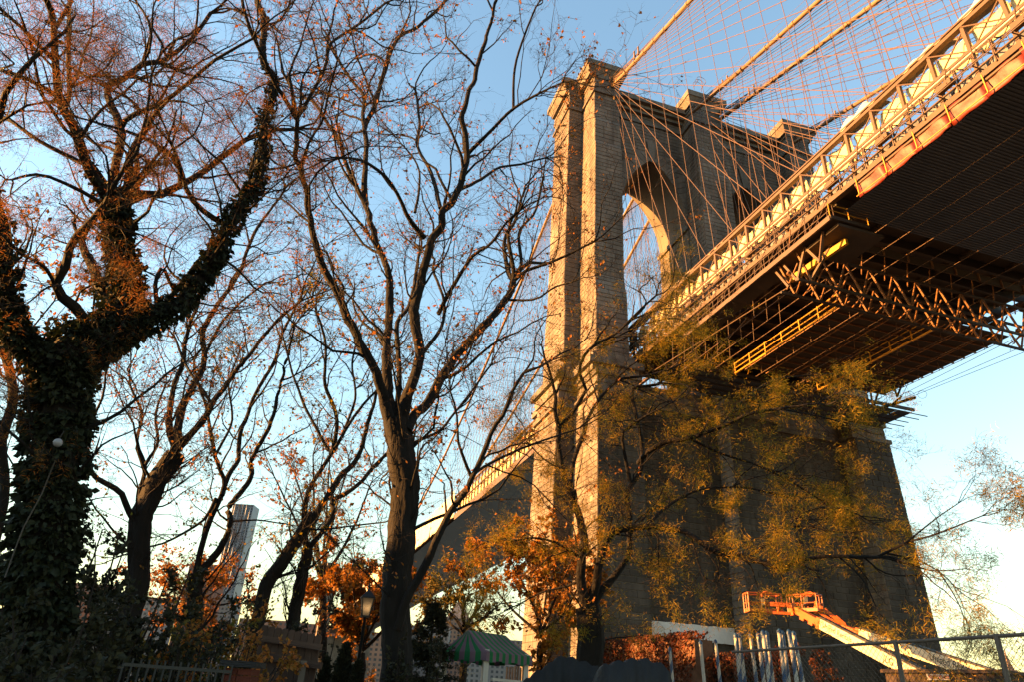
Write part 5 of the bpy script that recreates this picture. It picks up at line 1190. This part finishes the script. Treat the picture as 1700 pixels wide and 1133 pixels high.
# ------------------------------------------------------------------ the city across the river
def tower_block(name, label, px, D, w, d, ztop, body, win, floors, bays, setbacks=(), group='skyline buildings', fl=None):
    c = at(px, 1133, D); T = empty(name, (c[0], c[1], -1.4), label, 'building', group); cur = [(0, 1.0)]+list(setbacks)+[(1.0, None)]
    def quad(s, t, z): return c*[1, 1, 0]+rr*s+fh*t+np.array([0, 0, z])
    for (f0, sc), (f1, _) in zip(cur[:-1], cur[1:]):
        z0, z1 = -1.4+(ztop+1.4)*f0, -1.4+(ztop+1.4)*f1; hw, hd = w*sc/2, d*sc/2; mb = MB()
        mb.add([quad(a, b, z0) for a, b in ((-hw, -hd), (hw, -hd), (hw, hd), (-hw, hd))]+[quad(a, b, z1) for a, b in ((-hw, -hd), (hw, -hd), (hw, hd), (-hw, hd))], BOXF); mb.build('wall', body, T, recalc=True)
        nf = max(1, int(floors*(f1-f0))); nb = max(2, int(bays*sc)); mw = MB()
        for i in range(nf):
            za, zb = z0+(z1-z0)*(i+.28)/nf, z0+(z1-z0)*(i+.8)/nf
            for j in range(nb):
                a, b = -hw+2*hw*(j+.25)/nb, -hw+2*hw*(j+.75)/nb; mw.add([quad(a, -hd-.06, za), quad(b, -hd-.06, za), quad(b, -hd-.06, zb), quad(a, -hd-.06, zb)], [[0, 1, 2, 3]], random.random())
                a, b = -hd+2*hd*(j+.25)/nb, -hd+2*hd*(j+.75)/nb; mw.add([quad(-hw-.06, a, za), quad(-hw-.06, b, za), quad(-hw-.06, b, zb), quad(-hw-.06, a, zb)], [[3, 2, 1, 0]], random.random())
        tag(mw.build('windows', win, T), kind='stuff')
    return T, c
M['bwin'] = mat('far_window', (.03, .036, .046), .3, .2, 1, tint=.6); M['silver'] = mat('rippled_steel_cladding', (.15, .17, .21), .45, .15, .05); M['tan'] = mat('far_tan_brick', (.19, .12, .09), .9, .15, .05); M['redb'] = mat('far_red_brick', (.15, .075, .055), .9, .15, .05); M['grey'] = mat('far_grey_stone', (.15, .14, .14), .9, .15, .05)
S, c = tower_block('skyscraper', 'slender pale steel skyscraper behind the twin stemmed tree', 341, 1206, 36, 34, 256, M['silver'], M['bwin'], 60, 10, ((.28, .97), (.62, .88)))
for k in range(5):   # rippling piers on the skyscraper faces
    for s_, t_ in ((-14+7*k, -16.2), (None, -14+7*k)):
        p = c*[1, 1, 0]+(rr*s_*.9+fh*(t_-.4) if s_ is not None else rr*-17.6+fh*t_*.9); mb = MB(); n = 40; P = [p-fh*(.7*math.sin(i*.42+k*1.3))*(1 if s_ is not None else 0)-rr*(.7*math.sin(i*.42+k*1.3))*(0 if s_ is not None else 1)+np.array([0, 0, 255.5*i/(n-1)]) for i in range(n)]
        mb.tube(P, 1.0, 6); mb.build('bay', M['silver'], S, smooth=True)
E2, c = tower_block('deco_skyscraper', 'distant stepped skyscraper with needle spire at the lower right edge', 1681, 2500, 64, 50, 141, M['tan'], M['bwin'], 30, 9, ((.55, .82), (.82, .62)))
for z0_, z1_, w0, w1 in ((141, 150, 30, 24), (150, 163, 17, 13), (163, 178, 11, 7), (178, 208, 4, .6)):
    mb = MB(); cc = c*[1, 1, 0]; mb.add([cc+rr*a*w0/2+fh*b*w0/2+[0, 0, z0_] for a, b in cs]+[cc+rr*a*w1/2+fh*b*w1/2+[0, 0, z1_] for a, b in cs], BOXF); mb.build('spire_tier', M['tan'], E2, recalc=True)
for i, (px, D, w, d, z, body, fl, by, lab) in enumerate((
    (300, 900, 34, 30, 118, M['redb'], 26, 7, 'reddish tower block left of the pale skyscraper'), (338, 1000, 40, 30, 92, M['grey'], 20, 8, 'grey block at the foot of the pale skyscraper'),
    (430, 850, 60, 30, 62, M['tan'], 14, 12, 'tan block right of the pale skyscraper base'), (500, 800, 60, 30, 58, M['redb'], 13, 12, 'red brick block seen between the leaning stems'),
    (700, 820, 50, 30, 66, M['grey'], 14, 10, 'grey block under the far bridge deck'), (752, 900, 36, 30, 84, M['tan'], 18, 8, 'pinkish block with pointed roof under the far deck'), (820, 780, 70, 30, 55, M['grey'], 12, 14, 'low grey block above the striped awning'), (600, 760, 60, 30, 52, M['tan'], 12, 12, 'low tan block behind the lamp post'),
    (190, 820, 70, 30, 70, M['grey'], 16, 14, 'grey block behind the dark bushes'), (90, 860, 60, 30, 80, M['redb'], 18, 12, 'red block hidden behind the ivy covered trunk'))):
    T, c = tower_block('city_block', lab, px, D, w, d, z, body, M['bwin'], fl, by)
    if 'pointed' in lab:
        mb = MB(); cc = c*[1, 1, 0]; mb.add([cc+rr*a*14+fh*b*14+[0, 0, z] for a, b in cs]+[cc+[0, 0, z+24]], [[0, 1, 4], [1, 2, 4], [2, 3, 4], [3, 0, 4]]); mb.build('pointed_roof', M['grey'], T)

# ------------------------------------------------------------------ brick block added out of frame, made up to shade the garden
def wpt(lat, dep, z): return CAM*[1, 1, 0]+rr*lat+fh*dep+np.array([0, 0, z])
SHADE = empty('added_shade_block', wpt(-34, 8, 0), 'unseen brick block added beyond the left edge to shade the garden', 'building')
mb = MB(); q = [wpt(-40, -14, 0), wpt(-29, -14, 0), wpt(-29, 24, 0), wpt(-40, 24, 0)]; mb.add(q+[v+np.array([0, 0, 9.4]) for v in q], BOXF); mb.build('wall', M['redbrick'], SHADE, recalc=True)
mb = MB(); q = [wpt(-40.4, -14.4, 9.4), wpt(-28.6, -14.4, 9.4), wpt(-28.6, 24.4, 9.4), wpt(-40.4, 24.4, 9.4)]; r = [wpt(-34.5, -14.4, 10.6), wpt(-34.5, 24.4, 10.6)]
mb.add(q+r, [[0, 1, 4], [1, 2, 5, 4], [2, 3, 5], [3, 0, 4, 5]]); mb.build('roof', M['grey'], SHADE)
for dep in range(-12, 24, 3):
    for zz in (1.4, 5.0):
        q = [wpt(-28.94, dep, zz), wpt(-28.94, dep+1.1, zz), wpt(-28.94, dep+1.1, zz+1.8), wpt(-28.94, dep, zz+1.8)]; mb = MB(); mb.add(q, [[0, 1, 2, 3]]); wdw = mb.build('window', M['bwin'], SHADE)
        obar('sill', wpt(-28.9, dep-.1, zz-.06), wpt(-28.9, dep+1.2, zz-.06), .16, .1, M['grey'], wdw)
